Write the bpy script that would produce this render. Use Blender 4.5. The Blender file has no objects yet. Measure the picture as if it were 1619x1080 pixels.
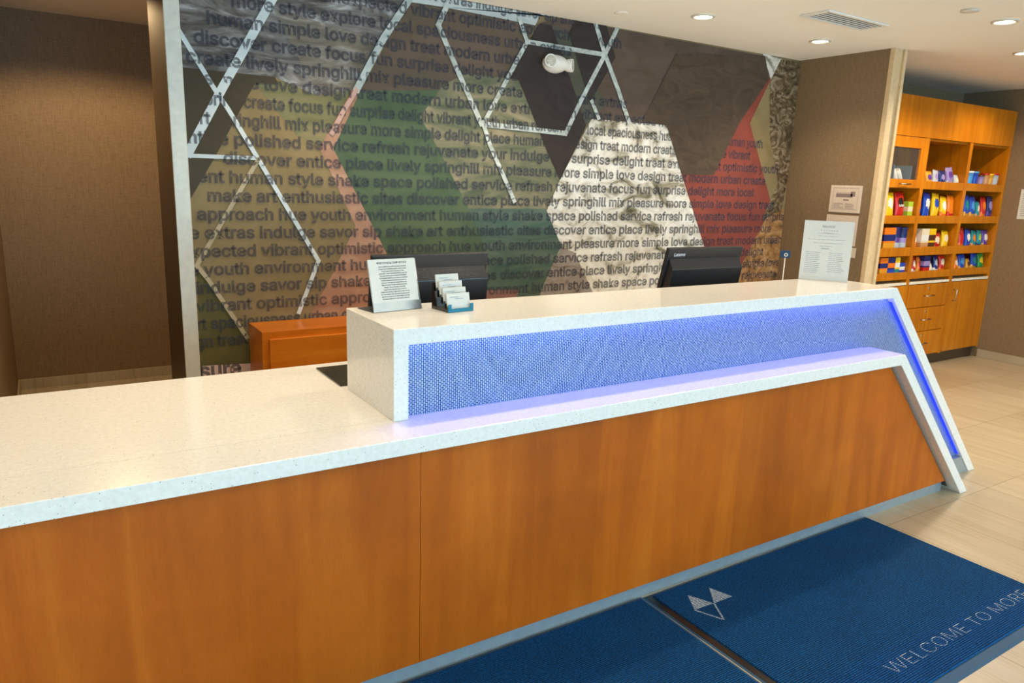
import bpy, bmesh, math, random
from mathutils import Matrix, Vector

random.seed(7)
scene = bpy.context.scene
col = scene.collection
PI = math.pi


def lin(h):
    """'#rrggbb' (sRGB) to linear RGBA"""
    v = [int(h[i:i + 2], 16) / 255 for i in (1, 3, 5)]
    return tuple(c / 12.92 if c <= .04045 else ((c + .055) / 1.055) ** 2.4 for c in v) + (1.0,)


# ------------------------------------------------------------------ camera
cam_data = bpy.data.cameras.new('camera')
cam_data.sensor_width = 36
cam_data.lens = 25.8785
cam_data.clip_start = .05
camera = bpy.data.objects.new('camera', cam_data)
camera.matrix_world = Matrix(((0.84596, 0.08606, -0.52625, -0.8022),
                              (-0.53222, 0.19734, -0.82329, -1.7248),
                              (0.033, 0.97655, 0.21275, 1.485),
                              (0, 0, 0, 1)))
col.objects.link(camera)
scene.camera = camera

# ------------------------------------------------------------------ world, view
world = bpy.data.worlds.new('world')
scene.world = world
world.use_nodes = True
world.node_tree.nodes['Background'].inputs[0].default_value = lin('#bcd6f0')
world.node_tree.nodes['Background'].inputs[1].default_value = 1.0
scene.view_settings.view_transform = 'Standard'
scene.view_settings.look = 'None'
scene.view_settings.gamma = 1
scene.view_settings.use_curve_mapping = False
scene.view_settings.exposure = EXPOSURE = 0.0
scene.cycles.use_denoising = True
scene.cycles.max_bounces = 8
scene.cycles.transparent_max_bounces = 16
scene.cycles.sample_clamp_indirect = 6

ZC = 2.43            # ceiling height
WARM = (1.0, .80, .55)


def area_light(name, loc, rot, sx, sy, power, colour):
    d = bpy.data.lights.new(name, 'AREA')
    d.shape = 'RECTANGLE'
    d.size, d.size_y, d.energy, d.color = sx, sy, power, colour
    o = bpy.data.objects.new(name, d)
    o.location, o.rotation_euler = loc, rot
    col.objects.link(o)
    return o


def spot_light(name, loc, power, size=110, blend=.7, colour=WARM, rot=(0, 0, 0), radius=.04):
    d = bpy.data.lights.new(name, 'SPOT')
    d.energy, d.spot_size, d.spot_blend, d.color, d.shadow_soft_size = power, math.radians(size), blend, colour, radius
    o = bpy.data.objects.new(name, d)
    o.location, o.rotation_euler = loc, rot
    col.objects.link(o)
    return o


# daylight coming through the three openings of the front wall
for wx in (-2.2, 1.0, 4.2):
    area_light('daylight', (wx, -6.45, 1.25), (PI / 2 + .5, 0, 0), 2.5, 1.9, 122, (.38, .74, 1.0))

# added unseen spots in lobby and staff area, aimed up to brighten the ceiling
for ux, uy, uz, up in ((-2.4, -2.4, 1.5, 190), (1.4, -3.4, 1.2, 250), (4.8, -3.2, 1.3, 280), (3.3, 1.5, 1.0, 15), (1.2, 1.3, .9, 28)):
    spot_light('ceiling_fill', (ux, uy, uz), up, 150, .9, (1.0, .93, .80), (PI, 0, 0), .15)

# ------------------------------------------------------------------ helpers: objects


def thing(name, label, cat, loc=(0, 0, 0), rotz=0, group=None):
    o = bpy.data.objects.new(name, None)
    col.objects.link(o)
    o.empty_display_size = .05
    o.location = loc
    o.rotation_euler = (0, 0, rotz)
    tag(o, label, cat, group)
    return o


def tag(o, label, cat, group=None):
    o['label'], o['category'] = label, cat
    if group:
        o['group'] = group
    return o


def finish(bm, name, mats, parent=None, bevel=0, smooth=False, segs=2):
    me = bpy.data.meshes.new(name)
    bmesh.ops.recalc_face_normals(bm, faces=bm.faces[:])
    bm.to_mesh(me)
    bm.free()
    for m in (mats if isinstance(mats, (list, tuple)) else [mats]):
        me.materials.append(m)
    if smooth:
        for p in me.polygons:
            p.use_smooth = True
    o = bpy.data.objects.new(name, me)
    col.objects.link(o)
    if parent:
        o.parent = parent
    if bevel:
        b = o.modifiers.new('bevel', 'BEVEL')
        b.width, b.segments, b.limit_method, b.angle_limit = bevel, segs, 'ANGLE', .6
        b.harden_normals = False
    return o


def structure(name, bm, mats, **k):
    o = finish(bm, name, mats, **k)
    o['kind'] = 'structure'
    return o


def add_box(bm, x0, x1, y0, y1, z0, z1, mi=0, mx=None):
    vs = [bm.verts.new((x, y, z)) for x in (x0, x1) for y in (y0, y1) for z in (z0, z1)]
    if mx is not None:
        for v in vs:
            v.co = mx @ v.co
    for f in ((0, 1, 3, 2), (4, 6, 7, 5), (0, 4, 5, 1), (2, 3, 7, 6), (0, 2, 6, 4), (1, 5, 7, 3)):
        bm.faces.new([vs[i] for i in f]).material_index = mi
    return vs


def box(*a, mx=None):
    bm = bmesh.new()
    add_box(bm, *a, mx=mx)
    return bm


def add_prism(bm, pts, lo, hi, axis='y', mi=0, mx=None):
    """a polygon of (a, b) points pushed from lo to hi along an axis"""
    def mk(a, b, c):
        v = {'y': (a, c, b), 'x': (c, a, b), 'z': (a, b, c)}[axis]
        return Vector(v) if mx is None else mx @ Vector(v)
    A = [bm.verts.new(mk(a, b, lo)) for a, b in pts]
    B = [bm.verts.new(mk(a, b, hi)) for a, b in pts]
    n = len(pts)
    fs = [bm.faces.new(A), bm.faces.new(B[::-1])]
    for i in range(n):
        fs.append(bm.faces.new((A[i], B[i], B[(i + 1) % n], A[(i + 1) % n])))
    for f in fs:
        f.material_index = mi


def prism(*a, **k):
    bm = bmesh.new()
    add_prism(bm, *a, **k)
    return bm


def add_lathe(bm, prof, n=32, mx=None, mis=None, cap=True):
    """a profile of (radius, z) spun about z; mis gives a material per band"""
    rings = []
    for r, z in prof:
        ring = []
        for i in range(n):
            v = Vector((r * math.cos(2 * PI * i / n), r * math.sin(2 * PI * i / n), z))
            ring.append(bm.verts.new(mx @ v if mx is not None else v))
        rings.append(ring)
    for k in range(len(rings) - 1):
        for i in range(n):
            f = bm.faces.new((rings[k][i], rings[k][(i + 1) % n], rings[k + 1][(i + 1) % n], rings[k + 1][i]))
            f.smooth = True
            if mis:
                f.material_index = mis[k]
    if cap:
        f = bm.faces.new(rings[0][::-1])
        f.material_index = mis[0] if mis else 0
        f = bm.faces.new(rings[-1])
        f.material_index = mis[-1] if mis else 0


def lathe(*a, **k):
    bm = bmesh.new()
    add_lathe(bm, *a, **k)
    return bm


def add_tube(bm, pts, r, n=8, mi=0, mx=None):
    pts = [Vector(p) for p in pts]
    rings = []
    for i, p in enumerate(pts):
        t = (pts[min(i + 1, len(pts) - 1)] - pts[max(i - 1, 0)]).normalized()
        a = t.cross(Vector((0, 0, 1)) if abs(t.z) < .9 else Vector((1, 0, 0))).normalized()
        b = t.cross(a)
        ring = []
        for k in range(n):
            v = p + r * (math.cos(2 * PI * k / n) * a + math.sin(2 * PI * k / n) * b)
            ring.append(bm.verts.new(mx @ v if mx is not None else v))
        rings.append(ring)
    for i in range(len(rings) - 1):
        for k in range(n):
            f = bm.faces.new((rings[i][k], rings[i][(k + 1) % n], rings[i + 1][(k + 1) % n], rings[i + 1][k]))
            f.smooth = True
            f.material_index = mi
    bm.faces.new(rings[0][::-1]).material_index = mi
    bm.faces.new(rings[-1]).material_index = mi


def tube(*a, **k):
    bm = bmesh.new()
    add_tube(bm, *a, **k)
    return bm


# ------------------------------------------------------------------ helpers: writing
try:
    SANS = bpy.data.fonts.load(bpy.utils.system_resource('DATAFILES', path='fonts') + '/Inter.woff2')
except Exception:
    SANS = None


def text_tris(body, size, xs=1.0, offset=0.0, align='LEFT', spacing=1.0, line=1.0, shear=0.0):
    """the triangles of a line of text in its own plane, and its width"""
    cu = bpy.data.curves.new('writing', 'FONT')
    cu.body, cu.size, cu.offset, cu.align_x = body, size, offset, align
    cu.space_character, cu.space_line, cu.shear = spacing, line, shear
    cu.resolution_u = 3
    if SANS:
        cu.font = SANS
    ob = bpy.data.objects.new('writing', cu)
    col.objects.link(ob)
    dg = bpy.context.evaluated_depsgraph_get()
    me = bpy.data.meshes.new_from_object(ob.evaluated_get(dg))
    me.calc_loop_triangles()
    tris = [[(me.vertices[i].co.x * xs, me.vertices[i].co.y) for i in t.vertices] for t in me.loop_triangles]
    bpy.data.objects.remove(ob)
    bpy.data.curves.remove(cu)
    bpy.data.meshes.remove(me)
    return tris


def add_tris(bm, tris, o, ux, uy, mi=0):
    o, ux, uy = Vector(o), Vector(ux), Vector(uy)
    for t in tris:
        try:
            bm.faces.new([bm.verts.new(o + a * ux + b * uy) for a, b in t]).material_index = mi
        except ValueError:
            pass


def area2(p):
    return sum(p[i][0] * p[(i + 1) % len(p)][1] - p[(i + 1) % len(p)][0] * p[i][1] for i in range(len(p)))


def clip(poly, by):
    """the part of a polygon inside a convex polygon"""
    if area2(by) < 0:
        by = by[::-1]
    for i in range(len(by)):
        (ax, ay), (bx, by_) = by[i], by[(i + 1) % len(by)]
        side = lambda p: (bx - ax) * (p[1] - ay) - (by_ - ay) * (p[0] - ax)
        out = []
        for k in range(len(poly)):
            p, q = poly[k], poly[(k + 1) % len(poly)]
            sp, sq = side(p), side(q)
            if sp >= 0:
                out.append(p)
            if (sp >= 0) != (sq >= 0):
                t = sp / (sp - sq)
                out.append((p[0] + t * (q[0] - p[0]), p[1] + t * (q[1] - p[1])))
        poly = out
        if len(poly) < 3:
            return []
    return poly


# ------------------------------------------------------------------ helpers: materials
class NT:
    def __init__(self, name):
        self.m = bpy.data.materials.new(name)
        self.m.use_nodes = True
        self.t = self.m.node_tree
        self.n, self.l = self.t.nodes, self.t.links
        self.b = self.n['Principled BSDF']

    def new(self, kind, **props):
        x = self.n.new(kind)
        for k, v in props.items():
            setattr(x, k, v)
        return x

    def set(self, node, **ins):
        for k, v in ins.items():
            node.inputs[k.replace('_', ' ')].default_value = v
        return node

    def link(self, a, ai, b, bi):
        self.l.new(a.outputs[ai], b.inputs[bi])

    def coords(self, scale=(1, 1, 1), loc=(0, 0, 0), rot=(0, 0, 0)):
        tc = self.new('ShaderNodeTexCoord')
        mp = self.new('ShaderNodeMapping')
        mp.inputs['Scale'].default_value = scale
        mp.inputs['Location'].default_value = loc
        mp.inputs['Rotation'].default_value = rot
        self.link(tc, 'Object', mp, 'Vector')
        return mp

    def noise(self, vec, scale, detail=4, rough=.55, distort=0):
        x = self.new('ShaderNodeTexNoise')
        self.set(x, Scale=scale, Detail=detail, Roughness=rough, Distortion=distort)
        self.link(vec, 0, x, 'Vector')
        return x

    def ramp(self, src, out, stops, interp='LINEAR'):
        r = self.new('ShaderNodeValToRGB')
        r.color_ramp.interpolation = interp
        e = r.color_ramp.elements
        while len(e) < len(stops):
            e.new(.5)
        for el, (p, c) in zip(e, stops):
            el.position, el.color = p, lin(c) if isinstance(c, str) else c
        self.link(src, out, r, 'Fac')
        return r

    def mix(self, a, b, fac=.5, blend='MULTIPLY'):
        x = self.new('ShaderNodeMix', data_type='RGBA', blend_type=blend)
        for s, i in ((fac, 0), (a, 6), (b, 7)):
            if isinstance(s, tuple) and len(s) == 2:
                self.link(s[0], s[1], x, i)
            else:
                if hasattr(x.inputs[i], 'default_value'):
                    x.inputs[i].default_value = s
                if not isinstance(s, (float, int, tuple)):
                    self.link(s, 0, x, i)
        return x

    def bump(self, src, out, strength=.2, dist=.002):
        x = self.new('ShaderNodeBump')
        self.set(x, Strength=strength, Distance=dist)
        self.link(src, out, x, 'Height')
        self.link(x, 0, self.b, 'Normal')


def plain(name, c, rough=.5, metal=0, var=.07, scale=30, coat=0, bump=0):
    """one colour with a slight uneven tone"""
    t = NT(name)
    v = t.coords()
    n = t.noise(v, scale)
    L = lin(c)
    dk = tuple(x * (1 - var) for x in L[:3]) + (1,)
    lt = tuple(min(1, x * (1 + var)) for x in L[:3]) + (1,)
    r = t.ramp(n, 0, [(.3, dk), (.7, lt)])
    t.link(r, 0, t.b, 'Base Color')
    t.set(t.b, Roughness=rough, Metallic=metal)
    if coat:
        t.b.inputs['Coat Weight'].default_value = coat
        t.b.inputs['Coat Roughness'].default_value = .08
    if bump:
        t.bump(n, 0, bump)
    return t.m


def blotch(name, stops, sc, rough=.8, distort=.6, detail=6, scale=1.0, alpha=1.0, ridged=False):
    """printed picture texture: noise through a colour ramp"""
    t = NT(name)
    v = t.coords(scale=sc)
    n = t.noise(v, scale, detail, .6, distort)
    if ridged:
        n.noise_type = 'RIDGED_MULTIFRACTAL'
    r = t.ramp(n, 0, stops)
    t.link(r, 0, t.b, 'Base Color')
    t.set(t.b, Roughness=rough, Alpha=alpha)
    t.b.inputs['Specular IOR Level'].default_value = .25
    return t.m


def wood(name, dark, mid, light, grain=(7, 7, .5), rough=.35, coat=.25, leaf=0):
    """maple veneer: soft figure, fine pores, and veneer leaves of slightly different tone"""
    t = NT(name)
    v = t.coords(scale=grain)
    n = t.noise(v, 2.0, 5, .5, .8)
    r = t.ramp(n, 0, [(.28, dark), (.5, mid), (.74, light)])
    v2 = t.coords(scale=(4, 4, 5))
    n2 = t.noise(v2, 1.0, 4, .6, .6)
    r2 = t.ramp(n2, 0, [(.35, (.86, .84, .80, 1)), (.65, (1, 1, 1, 1))])
    m = t.mix((r, 0), (r2, 0), .8)
    if leaf:
        tc = t.new('ShaderNodeTexCoord')
        sep = t.new('ShaderNodeSeparateXYZ')
        t.link(tc, 'Object', sep, 0)
        dv = t.new('ShaderNodeMath', operation='DIVIDE')
        dv.inputs[1].default_value = leaf
        t.link(sep, 'X', dv, 0)
        fl = t.new('ShaderNodeMath', operation='FLOOR')
        t.link(dv, 0, fl, 0)
        wn = t.new('ShaderNodeTexWhiteNoise', noise_dimensions='1D')
        t.link(fl, 0, wn, 'W')
        r4 = t.ramp(wn, 0, [(0, (.84, .82, .79, 1)), (1, (1, 1, 1, 1))])
        m = t.mix((m, 2), (r4, 0), .9)
    v3 = t.coords(scale=(grain[0] * 16, grain[1] * 16, grain[2] * 16))
    n3 = t.noise(v3, 3, 3)
    r3 = t.ramp(n3, 0, [(.3, (.87, .85, .82, 1)), (.55, (1, 1, 1, 1))])
    m2 = t.mix((m, 2), (r3, 0), .6)
    t.link(m2, 2, t.b, 'Base Color')
    t.set(t.b, Roughness=rough)
    t.b.inputs['Coat Weight'].default_value = coat
    t.b.inputs['Coat Roughness'].default_value = .25
    t.b.inputs['Specular IOR Level'].default_value = .25
    return t.m


def quartz(name):
    t = NT(name)
    v = t.coords()
    vo = t.new('ShaderNodeTexVoronoi')
    t.set(vo, Scale=150)
    t.link(v, 0, vo, 'Vector')
    sz = t.ramp(vo, 'Distance', [(.10, (1, 1, 1, 1)), (.22, (0, 0, 0, 1))])
    sep = t.new('ShaderNodeSeparateColor')
    t.link(vo, 'Color', sep, 0)
    pick = t.ramp(sep, 0, [(.80, (0, 0, 0, 1)), (.84, (1, 1, 1, 1))])
    mul = t.new('ShaderNodeMath', operation='MULTIPLY')
    t.link(sz, 0, mul, 0)
    t.link(pick, 0, mul, 1)
    n = t.noise(v, 70, 3)
    base = t.ramp(n, 0, [(.3, '#e8e5df'), (.7, '#f3f1ec')])
    tone = t.ramp(sep, 1, [(.2, '#6d6760'), (.6, '#8a7d6a'), (.9, '#55585c')])
    m = t.mix((base, 0), (tone, 0), (mul, 0), 'MIX')
    t.link(m, 2, t.b, 'Base Color')
    t.set(t.b, Roughness=.16)
    t.b.inputs['Specular IOR Level'].default_value = .5
    return t.m


def wallcovering(name, c1, c2, horizontal=False):
    """woven vinyl wall covering: fine threads with slubs"""
    t = NT(name)
    v = t.coords(scale=(18, 18, 160))
    n = t.noise(v, 2.2, 3, .6)
    v2 = t.coords(scale=(230, 230, 12))
    n2 = t.noise(v2, 1.6, 3, .6)
    ad = t.new('ShaderNodeMath', operation='ADD')
    t.link(n, 0, ad, 0)
    t.link(n2, 0, ad, 1)
    hf = t.new('ShaderNodeMath', operation='MULTIPLY')
    hf.inputs[1].default_value = .5
    t.link(ad, 0, hf, 0)
    r = t.ramp(hf, 0, [(.36, c1), (.64, c2)])
    t.link(r, 0, t.b, 'Base Color')
    t.set(t.b, Roughness=.55)
    t.b.inputs['Specular IOR Level'].default_value = .3
    t.bump(hf, 0, .35, .002)
    return t.m


def tiles(name):
    """beige wood-look porcelain: 0.3 x 0.59 m tiles with fine streaks along them"""
    t = NT(name)
    v = t.coords(loc=(.033, .03, 0))
    b = t.new('ShaderNodeTexBrick', offset=.0, squash=1.0)
    t.set(b, Scale=1.0, Mortar_Size=.0018, Mortar_Smooth=.1, Brick_Width=.3, Row_Height=.59,
          Color1=lin('#c8baa2'), Color2=lin('#bcad92'), Mortar=lin('#8f7f67'))
    t.link(v, 0, b, 'Vector')
    v2 = t.coords(scale=(70, 1.6, 1))
    n = t.noise(v2, 1.5, 5, .6)
    r = t.ramp(n, 0, [(.3, (.80, .77, .72, 1)), (.6, (1, 1, 1, 1))])
    v3 = t.coords(scale=(9, .9, 1))
    n3 = t.noise(v3, 1.2, 3)
    r3 = t.ramp(n3, 0, [(.35, (.86, .83, .78, 1)), (.65, (1, 1, 1, 1))])
    m = t.mix((b, 0), (r, 0), .75)
    m2 = t.mix((m, 2), (r3, 0), .8)
    t.link(m2, 2, t.b, 'Base Color')
    t.set(t.b, Roughness=.34)
    return t.m


def weave(name):
    """woven metal cloth: upright silver strands tinted blue, crossing dark gaps"""
    t = NT(name)
    v = t.coords(rot=(0, PI / 2, 0))
    v.vector_type = 'POINT'
    sep = t.new('ShaderNodeSeparateXYZ')
    tc = t.new('ShaderNodeTexCoord')
    t.link(tc, 'Object', sep, 0)
    cmb = t.new('ShaderNodeCombineXYZ')
    t.link(sep, 'Z', cmb, 'X')
    t.link(sep, 'X', cmb, 'Y')
    b = t.new('ShaderNodeTexBrick', offset=.5, squash=1.0)
    t.set(b, Scale=1.0, Mortar_Size=.0013, Mortar_Smooth=.35, Brick_Width=.0115, Row_Height=.0072,  # blue of the LED light put into the strand colours
          Color1=lin('#adc6f2'), Color2=lin('#92ade4'), Mortar=lin('#0a1034'))
    t.link(cmb, 0, b, 'Vector')
    t.link(b, 0, t.b, 'Base Color')
    t.set(t.b, Roughness=.4, Metallic=.25)
    t.bump(b, 'Fac', -.6, .003)
    t.n.remove(v)
    return t.m


def carpet(name, dark, light):
    t = NT(name)
    v = t.coords()
    vo = t.new('ShaderNodeTexVoronoi')
    t.set(vo, Scale=190)
    t.link(v, 0, vo, 'Vector')
    v2 = t.coords(scale=(1, 1, 1))
    wv = t.new('ShaderNodeTexWave', bands_direction='Y')
    t.set(wv, Scale=42, Distortion=1.2, Detail=2, Detail_Scale=4)
    t.link(v2, 0, wv, 'Vector')
    ad = t.new('ShaderNodeMath', operation='MULTIPLY')
    t.link(vo, 'Distance', ad, 0)
    t.link(wv, 'Fac', ad, 1)
    r = t.ramp(ad, 0, [(.05, dark), (.45, light)])
    n = t.noise(v, 5, 4)
    r2 = t.ramp(n, 0, [(.3, (.75, .78, .82, 1)), (.7, (1, 1, 1, 1))])
    m = t.mix((r, 0), (r2, 0), .8)
    t.link(m, 2, t.b, 'Base Color')
    t.set(t.b, Roughness=.85)
    t.b.inputs['Specular IOR Level'].default_value = .15
    t.bump(ad, 0, .7, .004)
    return t.m


def glow(name, c, strength):
    t = NT(name)
    t.b.inputs['Base Color'].default_value = lin(c)
    t.b.inputs['Emission Color'].default_value = lin(c)
    t.b.inputs['Emission Strength'].default_value = strength
    return t.m


def clear(name, c='#ffffff', rough=.03, alpha=.12):
    t = NT(name)
    t.set(t.b, Roughness=rough, Alpha=alpha)
    t.b.inputs['Base Color'].default_value = lin(c)
    t.b.inputs['Specular IOR Level'].default_value = .6
    return t.m


def ink(name, c, alpha):
    t = NT(name)
    v = t.coords()
    n = t.noise(v, 40, 2)
    L = lin(c)
    r = t.ramp(n, 0, [(.3, tuple(x * .9 for x in L[:3]) + (1,)), (.7, L)])
    t.link(r, 0, t.b, 'Base Color')
    t.set(t.b, Roughness=.8, Alpha=alpha)
    t.b.inputs['Specular IOR Level'].default_value = .2
    return t.m


QUARTZ = quartz('quartz')
MAPLE = wood('maple', '#b0560a', '#c2620e', '#d07018', grain=(4.5, 4.5, .5), leaf=.345, coat=.08, rough=.42)
CABINET_WOOD = wood('cabinet_maple', '#b96908', '#ca780c', '#d88916')
DARK_WOOD = wood('file_maple', '#c06412', '#d4761a', '#e08a26', grain=(.6, 7, 7))
WALL = wallcovering('wall_covering', '#7a6248', '#97806283'[:7])
CEILING = plain('ceiling_paint', '#f4efe5', .9, var=.015, scale=3)
TILE = tiles('floor_tile')
STEEL = plain('brushed_steel', '#b9bcbc', .3, 1, var=.05)
NICKEL = plain('satin_nickel', '#cfcac0', .25, 1)
KICK = plain('metal_laminate', '#a3b0b7', .4, .4)
BRONZE = plain('bronze_laminate', '#4a3a28', .4, .1)
TRIM = plain('trim_grey', '#d8d4c6', .45, .1)
BEIGE_TRIM = plain('trim_beige', '#dcc096', .45)
BLACK = plain('black_plastic', '#26282c', .28, var=.1)
BLACK_GLOSS = plain('black_gloss', '#0c0d10', .12, coat=.5)
GREY_PLASTIC = plain('grey_plastic', '#55585a', .4)
PAPER = plain('paper', '#dad8d0', .7, var=.02)
CREAM = plain('cream_plate', '#dccbb8', .5, var=.03)
WHITE = plain('white_plastic', '#ece9e2', .4, var=.02)
PRINT = plain('print_grey', '#70747c', .8)
PRINT_DARK = plain('print_dark', '#2c2e33', .8)
DARK = plain('dark_board', '#1d1a17', .7)  # near-black board of the desk's carcasses
RUBBER = plain('mat_rubber_sheen', '#25506e', .6, var=.06, scale=4)  # daylight's blue sheen put into the dark rubber's colour
RUBBER_DARK = plain('mat_rubber_dark', '#15181c', .3, var=.06, scale=4)
THREAD = carpet('mat_white_thread', '#53687c', '#d3dce2')
CARPET = carpet('mat_carpet', '#051f3c', '#0a5a96')
MURAL_AREAS = [
 ('olive', [(-0.194, 1.025), (-0.144, 0.956), (0.044, 0.615), (0.037, 0.449), (-0.204, 0.477)]),
 ('grass', [(0.103, 1.909), (0.605, 1.957), (0.466, 1.616), (0.306, 1.669), (0.188, 1.81)]),
 ('water', [(-0.221, 2.271), (0.936, 2.45), (0.743, 2.173), (0.59, 1.91), (0.407, 1.872), (0.204, 1.936), (-0.217, 1.938)]),
 ('watertint', [(0.209, 2.246), (0.743, 2.173), (0.59, 1.91), (0.422, 1.858)]),
 ('pink', [(0.59, 1.91), (0.638, 1.914), (0.492, 1.617), (0.781, 1.072), (0.886, 0.864), (0.887, 0.647), (0.339, 0.747), (0.484, 0.996), (0.602, 1.227), (0.417, 1.614)]),
 ('browngreen', [(0.908, 2.379), (1.732, 2.431), (1.531, 2.052), (1.35, 1.817), (1.158, 1.963), (0.973, 1.807), (0.638, 1.911)]),
 ('green', [(0.638, 1.911), (1.158, 1.963), (0.973, 1.807), (1.085, 1.644), (1.284, 1.322), (1.436, 1.064), (1.556, 0.791), (0.886, 0.828), (0.781, 1.072), (0.489, 1.617)]),
 ('land', [(0.973, 1.807), (1.108, 1.982), (1.243, 2.057), (1.531, 2.059), (1.596, 2.055), (1.816, 1.665), (1.92, 1.504), (1.82, 1.327), (1.953, 1.096), (1.817, 0.829), (1.841, 0.735), (1.379, 0.763), (1.414, 1.064), (1.284, 1.322), (1.085, 1.644)]),
 ('teal', [(1.284, 1.322), (1.82, 1.327), (1.953, 1.096), (1.79, 0.778), (1.422, 0.799), (1.414, 1.064)]),
 ('tealstrip', [(1.39, 0.842), (1.646, 0.834), (1.627, 0.748), (1.379, 0.763)]),
 ('skystrip', [(0.883, 2.427), (1.844, 2.426), (1.732, 2.431), (1.695, 2.365), (1.102, 2.379), (0.901, 2.375)]),
 ('brown', [(1.695, 2.365), (1.844, 2.426), (4.105, 2.416), (3.72, 2.288), (3.475, 1.951), (3.254, 1.574), (2.945, 1.568), (2.77, 1.883), (2.14, 1.879), (2.099, 1.835), (1.84, 2.325)]),
 ('olivebandA', [(1.806, 2.38), (1.936, 2.351), (2.249, 1.974), (2.099, 1.835)]),
 ('snow', [(2.14, 1.879), (2.77, 1.883), (3.228, 1.069), (3.497, 0.636), (1.792, 0.738), (1.817, 0.829), (1.953, 1.096), (1.83, 1.315), (1.92, 1.504)]),
 ('snowtint', [(1.953, 1.092), (2.06, 1.054), (2.276, 0.709), (1.773, 0.739), (1.817, 0.829)]),
 ('red', [(3.72, 2.293), (3.758, 2.27), (3.582, 1.95), (3.9, 1.397), (3.866, 1.249), (3.532, 0.634), (3.463, 0.638), (3.228, 1.069), (2.945, 1.568), (3.254, 1.574), (3.475, 1.951)]),
 ('snow', [(3.642, 2.435), (3.86, 2.416), (3.758, 2.27)]),
 ('gold', [(3.758, 2.27), (3.86, 2.416), (4.141, 2.424), (4.152, 0.649), (3.532, 0.634), (3.866, 1.249), (3.9, 1.397), (3.582, 1.95)]),
 ('rock', [(3.846, 2.414), (4.141, 2.424), (4.153, 1.825), (4.054, 1.49), (4.007, 1.104), (3.826, 1.273), (3.958, 1.535), (3.808, 1.875), (3.748, 2.248)]),
 ('rockorange', [(3.862, 1.273), (4.056, 1.346), (4.106, 0.6), (3.463, 0.638), (3.758, 1.112)]),
 ('pinkbase', [(-0.194, 0.547), (0.047, 0.535), (0.038, 0.314), (-0.211, 0.348)]),
]
MURAL_DARKS = [
 ('darkolive', [(-0.214, 1.938), (0.204, 1.936), (0.221, 1.906), (0.111, 1.901), (-0.091, 1.542), (-0.207, 1.35), (-0.248, 1.349)]),
 ('browndark', [(2.807, 2.336), (3.672, 2.417), (3.737, 2.268), (3.475, 1.951), (3.254, 1.574), (2.945, 1.568), (2.77, 1.883), (2.561, 1.901)]),
 ('black', [(1.656, 2.278), (1.73, 2.38), (1.806, 2.38), (1.861, 2.282), (2.099, 1.835), (1.92, 1.504), (1.816, 1.665), (1.596, 2.055), (1.531, 2.059)]),
 ('black', [(1.973, 2.426), (2.213, 2.433), (2.298, 2.256), (2.119, 1.975), (1.936, 2.351)]),
]
MURAL_LINES = [  # colour, width, points
 ('white', 0.021, [(-0.213, 2.094), (-0.07, 1.851), (-0.018, 1.773), (0.121, 1.533), (0.397, 1.048), (0.287, 0.781)]),
 ('tanline', 0.0203, [(0.112, 1.548), (-0.194, 1.041), (-0.146, 0.972), (0.022, 0.672)]),
 ('white', 0.0393, [(0.224, 2.317), (-0.036, 1.868), (-0.204, 1.56)]),
 ('white', 0.018, [(-0.204, 1.551), (0.094, 1.553)]),
 ('waterlight', 0.0352, [(0.918, 2.405), (0.76, 2.176), (0.614, 1.915)]),
 ('pinkline', 0.0231, [(0.614, 1.915), (0.539, 1.798), (0.48, 1.692)]),
 ('lightline', 0.0289, [(1.117, 2.375), (1.073, 2.284), (1.204, 2.047), (1.351, 1.796), (1.942, 1.78), (2.049, 1.984), (2.212, 2.262), (2.299, 2.43), (2.342, 2.523)]),
 ('lightline', 0.0307, [(2.114, 2.456), (2.211, 2.265), (2.328, 2.076), (2.439, 1.88)]),
 ('lightline', 0.026, [(2.212, 2.262), (1.922, 2.265), (1.639, 2.269), (1.582, 2.384)]),
 ('lightline', 0.0253, [(1.639, 2.269), (1.498, 2.028), (1.363, 1.797), (1.408, 1.688), (1.588, 1.369)]),
 ('lightline', 0.0251, [(2.128, 1.983), (2.19, 1.886)]),
]

# ------------------------------------------------------------------ the room
structure('floor', box(-4.2, 6.8, -6.7, 4.3, -.1, 0), TILE)
structure('ceiling', box(-4.2, 6.8, -6.7, 4.3, ZC, ZC + .12), CEILING)
structure('wall_back', box(-.264, 4.19, 2.052, 2.56, 0, ZC), [WALL])
structure('wall_hallway', box(-1.15, 2.2, 4.08, 4.2, 0, ZC), WALL)
structure('wall_left', box(-1.15, -1.03, 1.0, 4.08, 0, ZC), WALL)
structure('wall_side', box(-4.1, -1.15, 1.0, 1.12, 0, ZC), WALL)
structure('wall_far_left', box(-4.2, -4.1, -6.6, 1.12, 0, ZC), WALL)
structure('wall_hallway_end', box(2.1, 2.2, 2.56, 4.08, 0, ZC), WALL)
structure('wall_partition', box(4.07, 4.19, 1.32, 2.05, 0, ZC), WALL)
structure('wall_alcove', box(4.19, 6.75, 2.16, 2.3, 0, ZC), WALL)
structure('wall_right', box(6.62, 6.75, -6.6, 2.16, 0, ZC), WALL)
bm = bmesh.new()
add_box(bm, -4.2, 6.75, -6.62, -6.5, 0, .3)
add_box(bm, -4.2, 6.75, -6.62, -6.5, 2.2, ZC)
for a, b in ((-4.2, -3.5), (-.9, -.3), (2.3, 2.9), (5.5, 6.75)):
    add_box(bm, a, b, -6.62, -6.5, .3, 2.2)
structure('wall_front', bm, WALL)

# the bronze end of the mural wall and its light metal corner strip
structure('trim_1', box(-.27, -.263, 2.052, 2.56, 0, ZC), BRONZE)
structure('trim_2', box(-.272, -.205, 2.040, 2.051, 0, ZC), TRIM, bevel=.003)
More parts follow.
